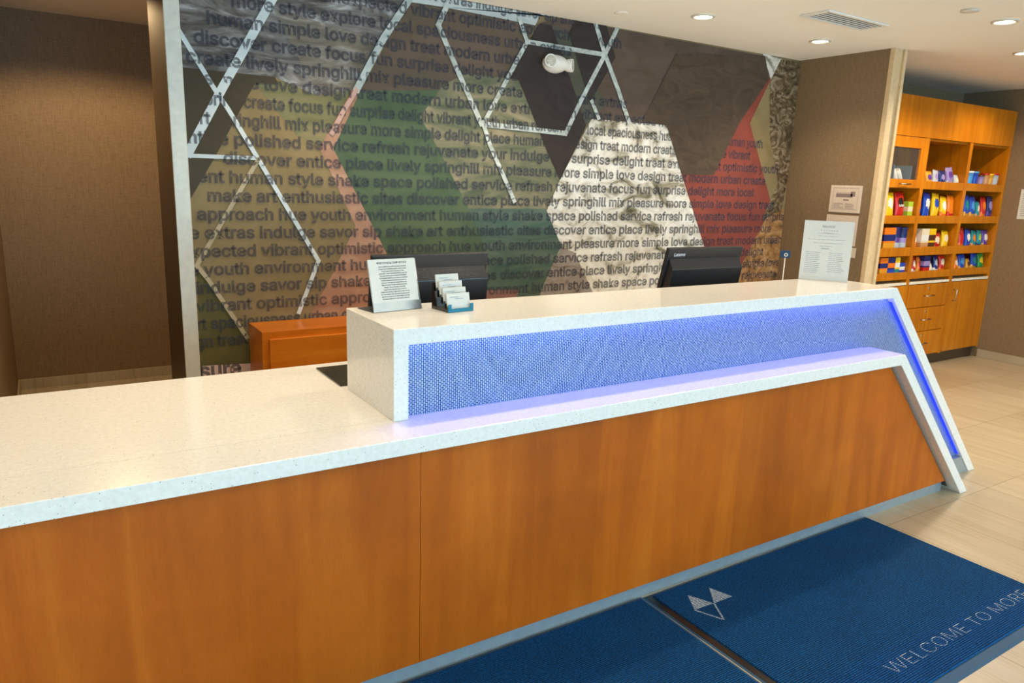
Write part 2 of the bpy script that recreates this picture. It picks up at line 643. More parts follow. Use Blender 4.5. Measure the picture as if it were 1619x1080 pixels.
# partition end cap: corner strips and the recessed middle
structure('trim_3', box(4.066, 4.094, 1.31, 1.345, 0, ZC), BEIGE_TRIM, bevel=.003)
structure('trim_4', box(4.094, 4.163, 1.317, 1.32, 0, ZC), BEIGE_TRIM)
structure('trim_5', box(4.163, 4.194, 1.30, 1.345, 0, ZC), BEIGE_TRIM, bevel=.003)

BASE = tiles('baseboard_tile')
structure('baseboard_hallway', box(-1.03, 2.1, 4.066, 4.079, 0, .068), BASE, bevel=.002)
structure('baseboard_left', box(-1.029, -1.016, 1.0, 4.066, 0, .068), BASE, bevel=.002)
structure('baseboard_right', box(6.606, 6.619, -6.4, 1.665, 0, .075), BASE, bevel=.002)

# ------------------------------------------------------------------ the mural
MURAL_MATS = {
    'gold': blotch('mural_gold', [(.3, '#7c6a48'), (.7, '#94815c')], (3, 3, 3)),
    'olive': blotch('mural_olive', [(.3, '#55502f'), (.7, '#686238')], (4, 4, 7)),
    'grass': blotch('mural_grass', [(.3, '#676748'), (.5, '#7c7856'), (.7, '#938462')], (3, 3, 13)),
    'water': blotch('mural_water', [(.30, '#3c3836'), (.45, '#625c57'), (.58, '#868280'), (.72, '#c2c4c4')], (3.2, 1, 13), distort=1.6, detail=8),
    'watertint': blotch('mural_water_tint', [(.3, '#7c6f5e'), (.7, '#b5a891')], (3, 1, 12), alpha=.35),
    'pink': blotch('mural_pink', [(.3, '#99705a'), (.55, '#b28a72'), (.75, '#c6a28a')], (3, 3, 9), distort=1.0),
    'browngreen': blotch('mural_brown_green', [(.3, '#5a5346'), (.5, '#635447'), (.7, '#6d5c50')], (2, 2, 4)),
    'green': blotch('mural_green', [(.3, '#46573f'), (.5, '#51624a'), (.7, '#5f6b4e')], (2.4, 2, 7), distort=.8),
    'land': blotch('mural_land', [(.30, '#465244'), (.46, '#6a6d56'), (.60, '#857e66'), (.74, '#a3957a')], (2.2, 2, 10), distort=1.4),
    'teal': blotch('mural_teal', [(.3, '#3f6660'), (.7, '#5a8078')], (2, 2, 8), alpha=.5),
    'tealstrip': blotch('mural_rose', [(.3, '#8a625c'), (.7, '#9a726a')], (3, 3, 8)),
    'skystrip': blotch('mural_sky', [(.3, '#a9b2b4'), (.7, '#ccd3d3')], (2, 2, 8)),
    'brown': blotch('mural_brown', [(.3, '#54463c'), (.7, '#64544a')], (5, 5, 12), distort=1.2),
    'olivebandA': blotch('mural_band', [(.3, '#57574a'), (.7, '#656454')], (3, 3, 6), alpha=.8),
    'snow': blotch('mural_snow', [(.28, '#554e38'), (.37, '#948d79'), (.46, '#d2cbbe'), (.60, '#ebe7de')], (4.2, 2, 7), distort=1.7, detail=9),
    'snowtint': blotch('mural_snow_tint', [(.3, '#6f5a56'), (.7, '#806a64')], (3, 3, 6), alpha=.45),
    'red': blotch('mural_red', [(.3, '#7c3d34'), (.7, '#93493c')], (3, 3, 6)),
    'rock': blotch('mural_rock', [(.35, '#3d3022'), (.5, '#6d583c'), (.68, '#a5947a')], (9, 3, 12), distort=2.4, detail=8),
    'rockorange': blotch('mural_rock_orange', [(.35, '#6c4c2a'), (.5, '#a27244'), (.68, '#c49a68')], (7, 3, 10), distort=2.0, detail=8),
    'pinkbase': blotch('mural_pale_pink', [(.3, '#cfb0a6'), (.7, '#dcc2b6')], (3, 3, 6)),
    'darkolive': blotch('mural_dark_olive', [(.3, '#443c2f'), (.7, '#4e463a')], (4, 4, 6)),
    'browndark': blotch('mural_dark_brown', [(.3, '#493b30'), (.5, '#524438'), (.72, '#5e4e3e')], (4, 4, 9), distort=2),
    'black': blotch('mural_black', [(.3, '#332c2a'), (.7, '#3f3735')], (6, 6, 10), distort=1.5),
    'white': blotch('mural_white', [(.3, '#c4cfd2'), (.7, '#dde5e6')], (3, 3, 6)),
    'tanline': blotch('mural_tan_line', [(.3, '#b0a182'), (.7, '#c0b294')], (3, 3, 6)),
    'waterlight': blotch('mural_pale_water', [(.3, '#9aa8a8'), (.6, '#c4cdca')], (5, 3, 16), distort=1.2),
    'pinkline': blotch('mural_pink_line', [(.3, '#b8948a'), (.7, '#caa89c')], (3, 3, 6)),
    'lightline': blotch('mural_pale_line', [(.32, '#8d938e'), (.5, '#b9bfba'), (.7, '#ced4d0')], (14, 3, 18), distort=1.5),
}
MAT_ORDER = list(MURAL_MATS)
YM = 2.0515
RECT = [(-.205, 0), (4.068, 0), (4.068, ZC), (-.205, ZC)]
# rows of words: baseline height, words, two words and where on the wall they start
ROWS = [
    (2.402, 'make art extras indulge savor sip shake art', 'indulge', 1.3, None, 0),
    (2.314, 'style unexpected vibrant optimistic approach hue youth', 'vibrant', 0.915, 'optimistic', 1.299),
    (2.226, 'more style explore local spaciousness urban extras', 'local', 0.743, 'spaciousness', 1.017),
    (2.138, 'human simple love design treat modern urban create', 'love', 0.455, 'treat', 1.055),
    (2.05, 'discover create focus fun surprise delight youth vibrant', 'focus', 0.456, 'fun', 0.844),
    (1.962, 'human create lively springhill mix pleasure more create extras vibrant extras', 'springhill', 0.293, 'mix', 0.745),
    (1.874, 'human simple love design treat modern urban love extras urban vibrant expected human hue youth', 'design', 0.335, 'treat', 0.71),
    (1.785, 'spring create focus fun surprise delight vibrant youth urban refresh more local spaciousness hue youth expected human youth', 'focus', 0.267, 'local', 2.106),
    (1.697, 'art springhill mix pleasure more simple delight place human love design treat modern create extras indulge vibrant', 'mix', 0.245, 'treat', 2.218),
    (1.609, 'entice polished service refresh rejuvenate your indulge fun surprise delight treat extras vibrant optimistic youth', 'service', 0.346, 'fun', 2.024),
    (1.521, 'discover entice place lively springhill mix pleasure more simple love design treat modern urban create', 'entice', 0.296, 'pleasure', 1.974),
    (1.433, 'environment human style shake space polished service refresh rejuvenate focus fun surprise delight more local', 'human', -0.028, 'rejuvenate', 2.548),
    (1.345, 'make art enthusiastic sites discover entice place lively springhill mix pleasure more simple love design treat', 'art', 0.096, 'springhill', 2.659),
    (1.257, 'approach hue youth environment human style shake space polished service refresh rejuvenate focus fun surprise', 'hue', 0.2, 'polished', 2.725),
    (1.169, 'the extras indulge savor sip shake art enthusiastic sites discover entice place lively springhill mix pleasure more', 'extras', -0.152, 'discover', 2.588),
    (1.081, 'unexpected vibrant optimistic approach hue youth environment pleasure more simple love design treat modern urban', 'vibrant', 0.109, 'pleasure', 2.733),
    (0.993, 'the youth environment human style shake space polished service refresh rejuvenate focus fun surprise delight', 'youth', -0.164, 'polished', 2.112),
    (0.905, 'indulge savor sip shake art enthusiastic sites discover entice place lively springhill mix pleasure more simple love', 'savor', 0.097, 'discover', 2.089),
    (0.816, 'style vibrant optimistic approach hue youth environment human style shake space polished service refresh rejuvenate focus', 'optimistic', 0.074, 'human', 2.321),
    (0.728, 'art spaciousness urban create focus fun surprise delight more polished', 'spaciousness', -0.146, None, 0),
    (0.64, 'art design treat modern urban', 'treat', -0.12, None, 0),
]


def mural_layer(bm, pts, mat, depth):
    poly = clip([tuple(p) for p in pts], RECT)
    if len(poly) >= 3:
        vs = [bm.verts.new((a, YM - depth, b)) for a, b in poly]
        bm.faces.new(vs).material_index = MAT_ORDER.index(mat)


def line_quads(pts, w, ext=.35):
    out = []
    for (ax, az), (bx, bz) in zip(pts, pts[1:]):
        dx, dz = bx - ax, bz - az
        L = math.hypot(dx, dz)
        dx, dz = dx / L, dz / L
        e = w * ext
        nx, nz = -dz * w / 2, dx * w / 2
        ax, az, bx, bz = ax - dx * e, az - dz * e, bx + dx * e, bz + dz * e
        out.append([(ax + nx, az + nz), (ax - nx, az - nz), (bx - nx, bz - nz), (bx + nx, bz + nz)])
    return out


mural = tag(bpy.data.objects.new('wall_mural', None), 'wall mural of hexagons, water, mountain and rows of grey words behind the desk', 'mural')
col.objects.link(mural)
mural.location = (-.2, 2.05, 0)
bm = bmesh.new()
mural_layer(bm, RECT, 'gold', 0)
d = .0004
for m, pts in MURAL_AREAS:
    mural_layer(bm, pts, m, d)
    d += .0003
dt1 = d + .0003
d = dt1 + .0004
for m, pts in MURAL_DARKS:
    mural_layer(bm, pts, m, d)
d += .0004
quads = []
for k, (m, w, pts) in enumerate(MURAL_LINES):
    for q in line_quads(pts, w):
        q = clip(q, RECT)
        if q:
            mural_layer(bm, q, m, d)
            d += .00006
    quads += [c for c in (clip(q, RECT) for q in line_quads(pts, w, -.6)) if c]
    d += .0002
dt2 = d + .0003
o = finish(bm, 'printed_pattern', [MURAL_MATS[k] for k in MAT_ORDER], mural)
o.matrix_parent_inverse = Matrix.Translation((.2, -2.05, 0))

TEXT_SIZE, TEXT_BOLD = .109, .0027


def text_end(body):
    return max([p[0] for t in text_tris(body, TEXT_SIZE, 1, TEXT_BOLD) for p in t] + [0])


all_tris = []
for z, words, wa, xa, wb, xb in ROWS:
    wide = text_tris(words, TEXT_SIZE, 1, TEXT_BOLD)
    full = text_end(words)
    sa = full - text_end(words[words.index(wa):])
    if wb:
        sb = full - text_end(words[words.index(wb, words.index(wa) + 2):])
        k = (xb - xa) / (sb - sa)
    else:
        k = .9
    k = min(1.06, max(.78, k))
    for t in wide:
        all_tris.append([((a - sa) * k + xa, b + z) for a, b in t])
for t in text_tris('sure', .145, .95, .004):
    all_tris.append([(a - .21, b + .484) for a, b in t])
bm = bmesh.new()
add_tris(bm, [c for c in (clip(t, RECT) for t in all_tris) if c], (0, YM - dt1, 0), (1, 0, 0), (0, 0, 1))
for iq, q in enumerate(quads):
    x0, x1 = min(p[0] for p in q), max(p[0] for p in q)
    z0, z1 = min(p[1] for p in q), max(p[1] for p in q)
    for t in all_tris:
        if max(p[0] for p in t) < x0 or min(p[0] for p in t) > x1 or max(p[1] for p in t) < z0 or min(p[1] for p in t) > z1:
            continue
        c = clip(t, q)
        if c:
            add_tris(bm, [c], (0, YM - dt2 - iq * .00004, 0), (1, 0, 0), (0, 0, 1))
o = finish(bm, 'lettering', ink('mural_ink', '#434857', .58), mural)
o.matrix_parent_inverse = Matrix.Translation((.2, -2.05, 0))

# ------------------------------------------------------------------ the reception desk
desk = thing('reception_desk', 'long reception desk with white quartz waterfall counters over maple front panels', 'desk')
Z1, T, ZR = .80, .047, 1.07
low_x = lambda z: 2.348 + .961 * (Z1 - z)          # outer edge of the slanted low leg
high_x = lambda z: 2.460 + .958 * (ZR - z)         # outer edge of the slanted high leg
bm = bmesh.new()
add_prism(bm, [(-1.6, Z1 - T), (-1.6, Z1), (low_x(Z1), Z1), (low_x(0), 0), (low_x(0) - .065, 0), (low_x(Z1 - T) - .065, Z1 - T)], 0, .172)
finish(bm, 'low_counter', QUARTZ, desk, bevel=.0025)
finish(box(-1.6, 2.30, .172, .20, Z1 - T, Z1), 'rear_counter_edge', QUARTZ, desk)
finish(box(-1.6, 2.60, .20, .885, Z1 - T, Z1), 'rear_counter', QUARTZ, desk, bevel=.0025)
bm = bmesh.new()
add_prism(bm, [(0, Z1), (0, ZR), (2.46, ZR), (high_x(0), 0), (high_x(0) - .066, 0), (high_x(ZR - .048) - .066, ZR - .048), (.046, ZR - .048), (.046, Z1)], .1436, .525)
finish(bm, 'raised_counter', QUARTZ, desk, bevel=.0025)
finish(prism([(.046, Z1 + .0005), (.046, 1.0215), (high_x(1.022) - .067, 1.0215), (high_x(.1) - .067, .1), (low_x(.1) - .1, .1), (low_x(.79) - .06, Z1 + .0005)], .176, .182), 'metal_mesh_panel', weave('woven_metal'), desk)
finish(prism([(.046, Z1 + .001), (.046, 1.02), (high_x(1.022) - .069, 1.02), (high_x(.02) - .069, .02), (low_x(.02) - .12, .02), (low_x(.79) - .09, Z1 + .001)], .185, .515), 'inner_carcass', DARK, desk)
finish(prism([(-1.55, .0), (-1.55, Z1 - T), (2.30, Z1 - T), (low_x(.06) - .09, .06), (low_x(.06) - .09, 0)], .085, .15), 'front_carcass', DARK, desk)
finish(box(-1.55, 2.5, .186, .80, .0, Z1 - T - .001), 'base_cabinet', DARK, desk)
seams = [-1.55, .04, 9]
for a, b in zip(seams, seams[1:]):
    a += .0008
    b -= .0008
    pts = [(a, .070), (a, Z1 - T - .001)]
    if b > 5:
        pts += [(low_x(Z1 - T) - .082, Z1 - T - .001), (low_x(.070) - .082, .070)]
    else:
        pts += [(b, Z1 - T - .001), (b, .070)]
    finish(prism(pts, .046, .066), 'front_panel', MAPLE, desk)
finish(prism([(low_x(Z1 - T) - .080, Z1 - T - .001), (low_x(.03) - .080, .03), (low_x(.03) - .072, .03), (low_x(Z1 - T) - .072, Z1 - T - .001)], .052, .085), 'edge_strip', BRONZE, desk)
finish(box(-1.55, 3.0, .0745, .0848, .0, .069), 'toe_kick', KICK, desk)
finish(prism([(low_x(0) - .07, 0), (low_x(.1) - .07, .1), (high_x(.1) - .068, .1), (high_x(0) - .068, 0)], .150, .1755), 'toe_kick', KICK, desk)
LED = glow('blue_light_strip', '#4a48ff', 40)
finish(box(.05, high_x(1.022) - .08, .156, .172, 1.0208, 1.0218), 'led_strip', LED, desk)
zz = [1.0, .115]
finish(prism([(high_x(zz[0]) - .067, zz[0]), (high_x(zz[1]) - .067, zz[1]), (high_x(zz[1]) - .071, zz[1]), (high_x(zz[0]) - .071, zz[0])], .160, .172), 'led_strip', glow('blue_leg_light_strip', '#1430ff', 1.6), desk)

tag(finish(box(-.012, .17, .56, .815, .8003, .806), 'desk_pad', BLACK_GLOSS, bevel=.001),
    'dark grey desk pad on the counter behind the raised counter', 'desk pad')

# ------------------------------------------------------------------ wooden file cabinet against the mural
fc = thing('file_cabinet', 'low maple file cabinet standing against the mural behind the desk', 'cabinet', (.03, 1.75, 0))
finish(box(0, .95, .02, .28, 0, .75), 'carcass', DARK_WOOD, fc, bevel=.002)
for a, b in ((.03, .46), (.475, .92)):
    for z0, z1 in ((.05, .37), (.385, .715)):
        dr = finish(box(a, b, 0, .019, z0, z1), 'drawer', DARK_WOOD, fc, bevel=.003)

# ------------------------------------------------------------------ monitors on the staff side


def monitor(label, cx, cy, tilt, yaw, vented):
    W, H, top = .47, .285, 1.213
    t = thing('computer_monitor', label, 'monitor', (cx, cy, .8003), yaw, 'computer monitors behind the raised counter')
    mx = Matrix.Translation((0, 0, .27)) @ Matrix.Rotation(tilt, 4, 'X')
    z0, z1 = -.14, .145
    finish(box(-W / 2, W / 2, 0, .022, z0, z1, mx=mx), 'display_frame', BLACK, t, bevel=.003)
    finish(box(-W / 2 + .012, W / 2 - .012, .022, .0235, z0 + .016, z1 - .012, mx=mx), 'screen', BLACK_GLOSS, t)
    prof = [(0, .098), (-.038, .058), (-.046, -.075), (-.03, -.105), (0, -.118)]
    bm = bmesh.new()
    add_prism(bm, prof, -W / 2 + .012, W / 2 - .012, axis='x', mx=mx)
    finish(bm, 'rear_housing', BLACK, t, bevel=.003)
    if vented:
        bm = bmesh.new()
        n = 58
        for r in range(3):
            for i in range(n):
                x = -W / 2 + .02 + (i + .5 * (r % 2)) * (W - .045) / n
                f = .18 + .3 * r
                y, z = -.038 * f - .0009, .098 - .04 * f
                add_box(bm, x, x + .0026, y - .0006, y + .0002, z - .0045, z + .0045, mx=mx)
        finish(bm, 'vent_grille', GREY_PLASTIC, t)
    bm = bmesh.new()
    add_tris(bm, text_tris('Lenovo', .028, 1, .0009), mx @ Vector((-W / 2 + .035, -.0012, z1 - .036)), (1, 0, 0), mx.to_3x3() @ Vector((0, 0, 1)))
    finish(bm, 'lettering', plain('logo_silver', '#d9dcdf', .3, var=.01), t)
    finish(tube([(-.035, -.065, .20), (.035, -.065, .20)], .012, 12), 'hinge', BLACK_GLOSS, t)
    bm = bmesh.new()
    add_prism(bm, [(-.095, .012), (-.075, .012), (-.055, .205), (-.055, .215), (-.075, .215)], -.03, .055, axis='x')
    finish(bm, 'stand_neck', GREY_PLASTIC, t, bevel=.003)
    finish(box(-.11, .11, -.13, .07, 0, .012), 'stand_base', BLACK, t, bevel=.004)
    return t


monitor('black computer monitor with a slotted vent band, behind the card notice stand', .40, .735, math.radians(9), 0, True)
monitor('black computer monitor standing alone near the far end of the counter', 1.815, .735, math.radians(14), math.radians(-2), False)

# ------------------------------------------------------------------ card notice stand
ns = thing('notice_stand', 'slanted silver stand with a debit card notice sheet beside the business cards', 'sign', (.045, .402, 1.0703), math.radians(9))
tl = math.radians(-14)
mx = Matrix.Rotation(tl, 4, 'X')
finish(box(0, .178, .0, .003, .001, .165, mx=mx), 'backing_sheet', plain('mirror_acrylic', '#cfd3d6', .12, .85), ns, bevel=.0008)
finish(box(0, .178, .0, .10, 0, .003), 'foot', plain('dark_acrylic', '#3b3d40', .15), ns)
finish(box(.002, .172, -.0012, -.0004, .030, .166, mx=mx), 'notice_sheet', PAPER, ns)
finish(box(.0, .178, -.0024, -.0006, .001, .030, mx=mx), 'metal_ledge', STEEL, ns)
bm = bmesh.new()
uy = mx.to_3x3() @ Vector((0, 0, 1))
LINES = ['Use of a debit/check card for security or payment', 'for your room immediately places a hold on funds', 'in your bank account. The amount of the',
         'authorization will be the estimated total of your stay', 'Your room and tax plus an amount for incidentals.', 'Your financial institution may continue to hold these',
         'funds for three to five business days after you', 'check out. The hotel is not responsible for any', 'fees or overdraft charges resulting from these', 'charges. If you would like to avoid this',
         'to pay for your stay with cash or card, we', 'suggest that you use a credit card at check in for the', 'pre-authorization hold. Upon your checkout, please',
         'see the front desk and we will be happy to process', 'the balance against your debit card at check out.']
add_tris(bm, text_tris('DEBIT/CHECK CARD NOTICE', .0118, .95, .0001, 'CENTER'), mx @ Vector((.087, -.0017, .151)), (1, 0, 0), uy)
for i, s in enumerate(LINES):
    add_tris(bm, text_tris(s, .0072, .86, .00012, 'CENTER'), mx @ Vector((.087, -.0017, .1405 - i * .0073)), (1, 0, 0), uy)
finish(bm, 'lettering', PRINT_DARK, ns)

# ------------------------------------------------------------------ business card holder and cards
HL = (.262, .322, 1.0703)
hyaw = math.radians(6)
ch = thing('card_holder', 'black four-tier business card holder with a teal front lip', 'card holder', HL, hyaw)
bm = bmesh.new()
prof = [(0, 0), (0, .022), (.004, .022), (.006, .008), (.021, .012), (.0215, .034), (.026, .034), (.028, .022), (.043, .026), (.0435, .052), (.048, .052),
        (.05, .040), (.065, .044), (.0655, .072), (.07, .072), (.072, .060), (.087, .062), (.092, .085), (.097, .085), (.097, 0)]
add_prism(bm, prof, 0, .003, axis='x')
add_prism(bm, prof, .093, .096, axis='x')
add_prism(bm, [(.004, 0), (.006, .008), (.021, .012), (.028, .022), (.043, .026), (.05, .040), (.065, .044), (.072, .060), (.087, .062), (.092, .085), (.097, .085), (.097, 0)], .003, .093, axis='x')
finish(bm, 'tiered_body', BLACK_GLOSS, ch)
bm = bmesh.new()
add_box(bm, -.0005, .0965, -.003, .0002, 0, .012)
add_box(bm, -.0005, .012, -.003, .0002, .012, .026)
add_box(bm, .084, .0965, -.003, .0002, .012, .026)
finish(bm, 'front_lip', plain('teal_acrylic', '#0b7c9c', .15), ch, bevel=.001)
CARDT = ['topmost tier', 'second tier from the top', 'third tier from the top', 'lowest tier']
for k in range(4):
    y0, z0 = [(.073, .063), (.051, .043), (.029, .025), (.0075, .0095)][k]
    mxl = Matrix.Translation(Vector(HL)) @ Matrix.Rotation(hyaw, 4, 'Z')
    base = mxl @ Vector((.0045, y0, z0))
    c = thing('business_cards', 'white business cards in the %s of the black card holder' % CARDT[k], 'business cards', base, hyaw, 'business cards in the holder')
    m2 = Matrix.Rotation(math.radians(-12), 4, 'X')
    bm = bmesh.new()
    for i in range(5):
        add_box(bm, .0005 * i, .087 + .0002 * i, .0016 * i, .0016 * i + .0013, .0, .050 - (.001 if i % 2 else 0), mx=m2)
    finish(bm, 'card', PAPER, c)
    bm = bmesh.new()
    for r, (a, b) in enumerate(((.012, .045), (.030, .062))):
        add_box(bm, a, b, -.0004, -.0001, .037 - r * .006, .0385 - r * .006, mx=m2)
    finish(bm, 'lettering', plain('print_blue_grey', '#7f93a8', .8), c)

# ------------------------------------------------------------------ rewards sheet in a clear holder
ry = math.atan2(-.83, .558)
rs = thing('sign_holder', 'clear upright holder with a white rewards members sheet on the raised counter', 'sign', (2.262, .525, 1.0703), ry)
finish(box(0, .218, .002, .004, 0, .282), 'acrylic_front', clear('clear_acrylic', alpha=.10), rs)
finish(box(.001, .217, .005, .006, .002, .279), 'printed_sheet', PAPER, rs)
finish(box(0, .218, .007, .009, 0, .282), 'acrylic_back', clear('clear_acrylic_back', alpha=.10), rs)
finish(box(0, .218, -.03, .04, 0, .002), 'acrylic_foot', clear('clear_acrylic_foot', alpha=.18), rs)
bm = bmesh.new()
O = lambda x, z: (x, .0045, z)
add_tris(bm, text_tris('Marriott', .024, .9, .0003, 'CENTER', shear=.25), O(.107, .249), (1, 0, 0), (0, 0, 1))
add_tris(bm, text_tris('REWARDS', .015, 1.0, 0, 'CENTER', 1.5), O(.112, .233), (1, 0, 0), (0, 0, 1))
for i in range(21):
    s = .0007 + .0013 * (1 - abs(i - 10) / 11)
    add_box(bm, .065 + i * .0045 - s, .065 + i * .0045 + s, .0042, .0046, .223 - s, .223 + s)
add_tris(bm, text_tris('Take part in Member Benefits today', .0082, .9, 0, 'CENTER'), O(.108, .208), (1, 0, 0), (0, 0, 1))
add_tris(bm, text_tris('Welcome to our valued Marriott Rewards Members', .0082, .92, .0001, 'CENTER'), O(.112, .175), (1, 0, 0), (0, 0, 1))
add_tris(bm, text_tris("Today's Members are:", .0088, .95, .0001, 'CENTER'), O(.108, .161), (1, 0, 0), (0, 0, 1))
rr = random.Random(4)
add_box(bm, .10 - .015, .10 + .02, .0042, .0046, .150, .153)
for i in range(14):
    x = .025 + i * .012
    add_box(bm, x, x + rr.uniform(.006, .011), .0042, .0046, .1925, .1945)
for c0, n in ((.02, 12), (.122, 11)):
    for r in range(n):
        z = .131 - r * .0088
        x = c0
        for wd in (rr.uniform(.014, .022), rr.uniform(.008, .014), rr.uniform(.018, .034)):
            add_box(bm, x, x + wd, .0042, .0046, z, z + .0022)
            x += wd + .003
finish(bm, 'lettering', plain('print_light_grey', '#8b9098', .8), rs)

# ------------------------------------------------------------------ small things at the far end behind the counter
tg = thing('tag_stand', 'small blue tag on a thin white rod behind the far end of the counter', 'tag stand', (2.505, .80, .8003))
finish(lathe([(.035, 0), (.035, .008), (.008, .014)], 24), 'base', WHITE, tg)
finish(tube([(0, 0, .01), (0.002, 0, .2), (.003, 0, .345)], .0032, 8), 'rod', WHITE, tg)
mx = Matrix.Rotation(math.radians(-38), 4, 'Z')
finish(box(-.026, .026, -.008, -.004, .337, .376, mx=mx), 'blue_tag', plain('tag_blue', '#123e66', .4), tg, bevel=.001)
bm = bmesh.new()
add_lathe(bm, [(.010, 0), (.010, .003), (.0055, .003), (.0055, 0)], 20, mx=mx @ Matrix.Translation((.002, -.0082, .353)) @ Matrix.Rotation(PI / 2, 4, 'X'), cap=False)
finish(bm, 'round_clip', WHITE, tg)
pc = thing('pen_cup', 'black pen cup behind the far end of the counter, beside the tag rod', 'pen cup', (2.385, .74, .8003))
finish(lathe([(.036, 0), (.040, .11), (.037, .11), (.034, .004)], 24), 'cup', BLACK, pc)
finish(tube([(.01, .01, .006), (.016, .02, .16), (.022, .03, .222)], .009, 8), 'scissor_handle', BLACK, pc)
a = thing('pen', 'fat red pen standing in the black pen cup', 'pen', (2.40, .745, .806))
finish(tube([(0, 0, 0), (.020, .004, .15)], .006, 8), 'barrel', BLACK, a)
finish(tube([(.020, .004, .15), (.030, .006, .222)], .011, 10), 'cap', plain('pen_red', '#a3122a', .35), a)

# ------------------------------------------------------------------ notices on the partition wall
MAP = plain('map_print', '#8d7a78', .7)


def wall_plate(name, label, y0, y1, z0, z1):
    t = thing(name, label, 'sign', (4.0695, (y0 + y1) / 2, z0))
    w, h = (y1 - y0) / 2, z1 - z0
    finish(box(-.006, 0, -w, w, 0, h), 'plate', CREAM, t, bevel=.0015)
    return t, w, h


t, w, h = wall_plate('evacuation_map', 'cream evacuation map plate on the partition wall, topmost of three', 1.414, 1.661, 1.343, 1.534)
bm = bmesh.new()
P = lambda a0, a1, b0, b1: add_box(bm, -.0068, -.0060, w - 2 * w * a1, w - 2 * w * a0, h * b0, h * b1)
P(.20, .72, .56, .70)
P(.66, .80, .60, .78)
P(.45, .62, .44, .49)
for i in range(9):
    P(.22 + i * .055, .245 + i * .055, .72, .75)
for (a0, a1, b0, b1) in ((.1, .9, .90, .91), (.1, .9, .12, .13), (.1, .105, .12, .91), (.895, .9, .12, .91)):
    P(a0, a1, b0, b1)
rr = random.Random(2)
for c in (.14, .52):
    for r in range(6):
        P(c, c + rr.uniform(.2, .34), .16 + r * .035, .17 + r * .035)
finish(bm, 'plan_print', MAP, t)
t, w, h = wall_plate('innkeeper_notice', 'cream notice plate on the partition wall below the evacuation map', 1.418, 1.668, 1.112, 1.324)
bm = bmesh.new()
P(.12, .55, .47, .53)
P(.6, .9, .47, .52)
for r in range(7):
    P(.12, .12 + rr.uniform(.55, .76), .10 + r * .045, .115 + r * .045)
P(.10, .16, .62, .66)
finish(bm, 'lettering', MAP, t)
wall_plate('small_notice', 'small cream plate on the partition wall, lowest of three', 1.405, 1.60, 1.03, 1.10)

t = thing('wall_notice', 'white paper notice on the right wall beside the snack cabinet', 'sign', (6.6195, 1.40, 1.303))
finish(box(-.003, 0, -.13, .13, 0, .262), 'sheet', PAPER, t)
bm = bmesh.new()
for r in range(12):
    add_box(bm, -.0036, -.003, .11 - rr.uniform(.1, .2), .11, .03 + r * .017, .034 + r * .017)
finish(bm, 'lettering', PRINT, t)

# ------------------------------------------------------------------ emergency light on the mural
el = thing('emergency_light', 'white emergency light with two lamp heads mounted high on the mural', 'emergency light', (1.835, 2.047, 2.168))
bm = bmesh.new()
bmesh.ops.create_uvsphere(bm, u_segments=32, v_segments=18, radius=1)
for v in bm.verts:
    v.co = Vector((v.co.x * .085, min(0, v.co.y) * .085, v.co.z * .052))
finish(bm, 'housing', WHITE, el, smooth=True)
for sx, rot, lab in ((-.062, math.radians(-22), None), (.082, math.radians(42), None)):
    m = Matrix.Translation((sx, -.052 if sx < 0 else -.045, .006 if sx < 0 else -.004)) @ Matrix.Rotation(rot, 4, 'Z') @ Matrix.Rotation(PI / 2, 4, 'X')
    hd = finish(lathe([(.028, -.03), (.036, -.01), (.038, .016), (.036, .022), (.032, .022), (.031, .017)], 32, mx=m), 'lamp_head', WHITE, el)
    bm = bmesh.new()
    add_lathe(bm, [(.030, .0165), (.029, .0195), (.012, .021)], 24, mx=m)
    for i in range(8):
        a = i * PI / 4
        add_lathe(bm, [(.0075, .019), (.0065, .0228), (.003, .0235)], 10, mx=m @ Matrix.Translation((.0195 * math.cos(a), .0195 * math.sin(a), 0)))
    add_lathe(bm, [(.0075, .019), (.0065, .0236), (.003, .0243)], 10, mx=m)
    finish(bm, 'lens', plain('lamp_lens', '#cfcabc', .2, .2), hd)

# ------------------------------------------------------------------ ceiling fittings
RING = plain('downlight_ring', '#d8d4c8', .35)
BULB = glow('downlight_glow', '#fff1d8', 14)
DIM = plain('downlight_reflector', '#f2ede2', .2, .5)


def downlight(label, x, y, on=True, power=36, size=120, blend=.8, colour=WARM):
    t = thing('ceiling_downlight', label, 'ceiling light', (x, y, ZC - .0005), 0, 'recessed ceiling downlights')
    bm = lathe([(.050, -.002), (.052, -.010), (.066, -.008), (.068, 0)], 36, cap=False)
    finish(bm, 'trim_ring', RING, t)
    finish(lathe([(.050, -.003), (.03, -.0035), (.012, -.004)], 36), 'lamp', BULB if on else DIM, t)
    if power:
        spot_light('downlight_beam', (x, y, ZC - .02), power, size, blend, colour)
    return t


downlight('lit round ceiling downlight above the middle of the mural', 2.449, 1.476)
downlight('lit round ceiling downlight near the corner of mural and partition wall', 3.514, 1.485)
downlight('round ceiling downlight with a clear reflector, behind the small disc', 3.747, .50)
downlight('round ceiling downlight at the right edge, nearest the snack cabinet', 4.80, .86, power=85, size=150, blend=.5)
spot_light('downlight_beam', (5.9, 1.12, ZC - .02), 34, 150, .5)
for x, y, w in ((1.39, 1.476, 40), (.33, 1.476, 42), (1.2, .45, 36), (2.5, .45, 34), (-.1, .45, 35), (-1.3, .45, 36), (.5, -1.6, 5), (2.2, -1.6, 12), (4.2, -.9, 30), (5.6, -.9, 100)):  # spots out of view, some added to brighten counter, floor and cabinet doors
    spot_light('downlight_beam', (x, y, ZC - .02), w, 120, .8)
spot_light('hallway_beam', (-.50, 2.95, ZC - .02), 74, 154, .3, (1, .70, .36))
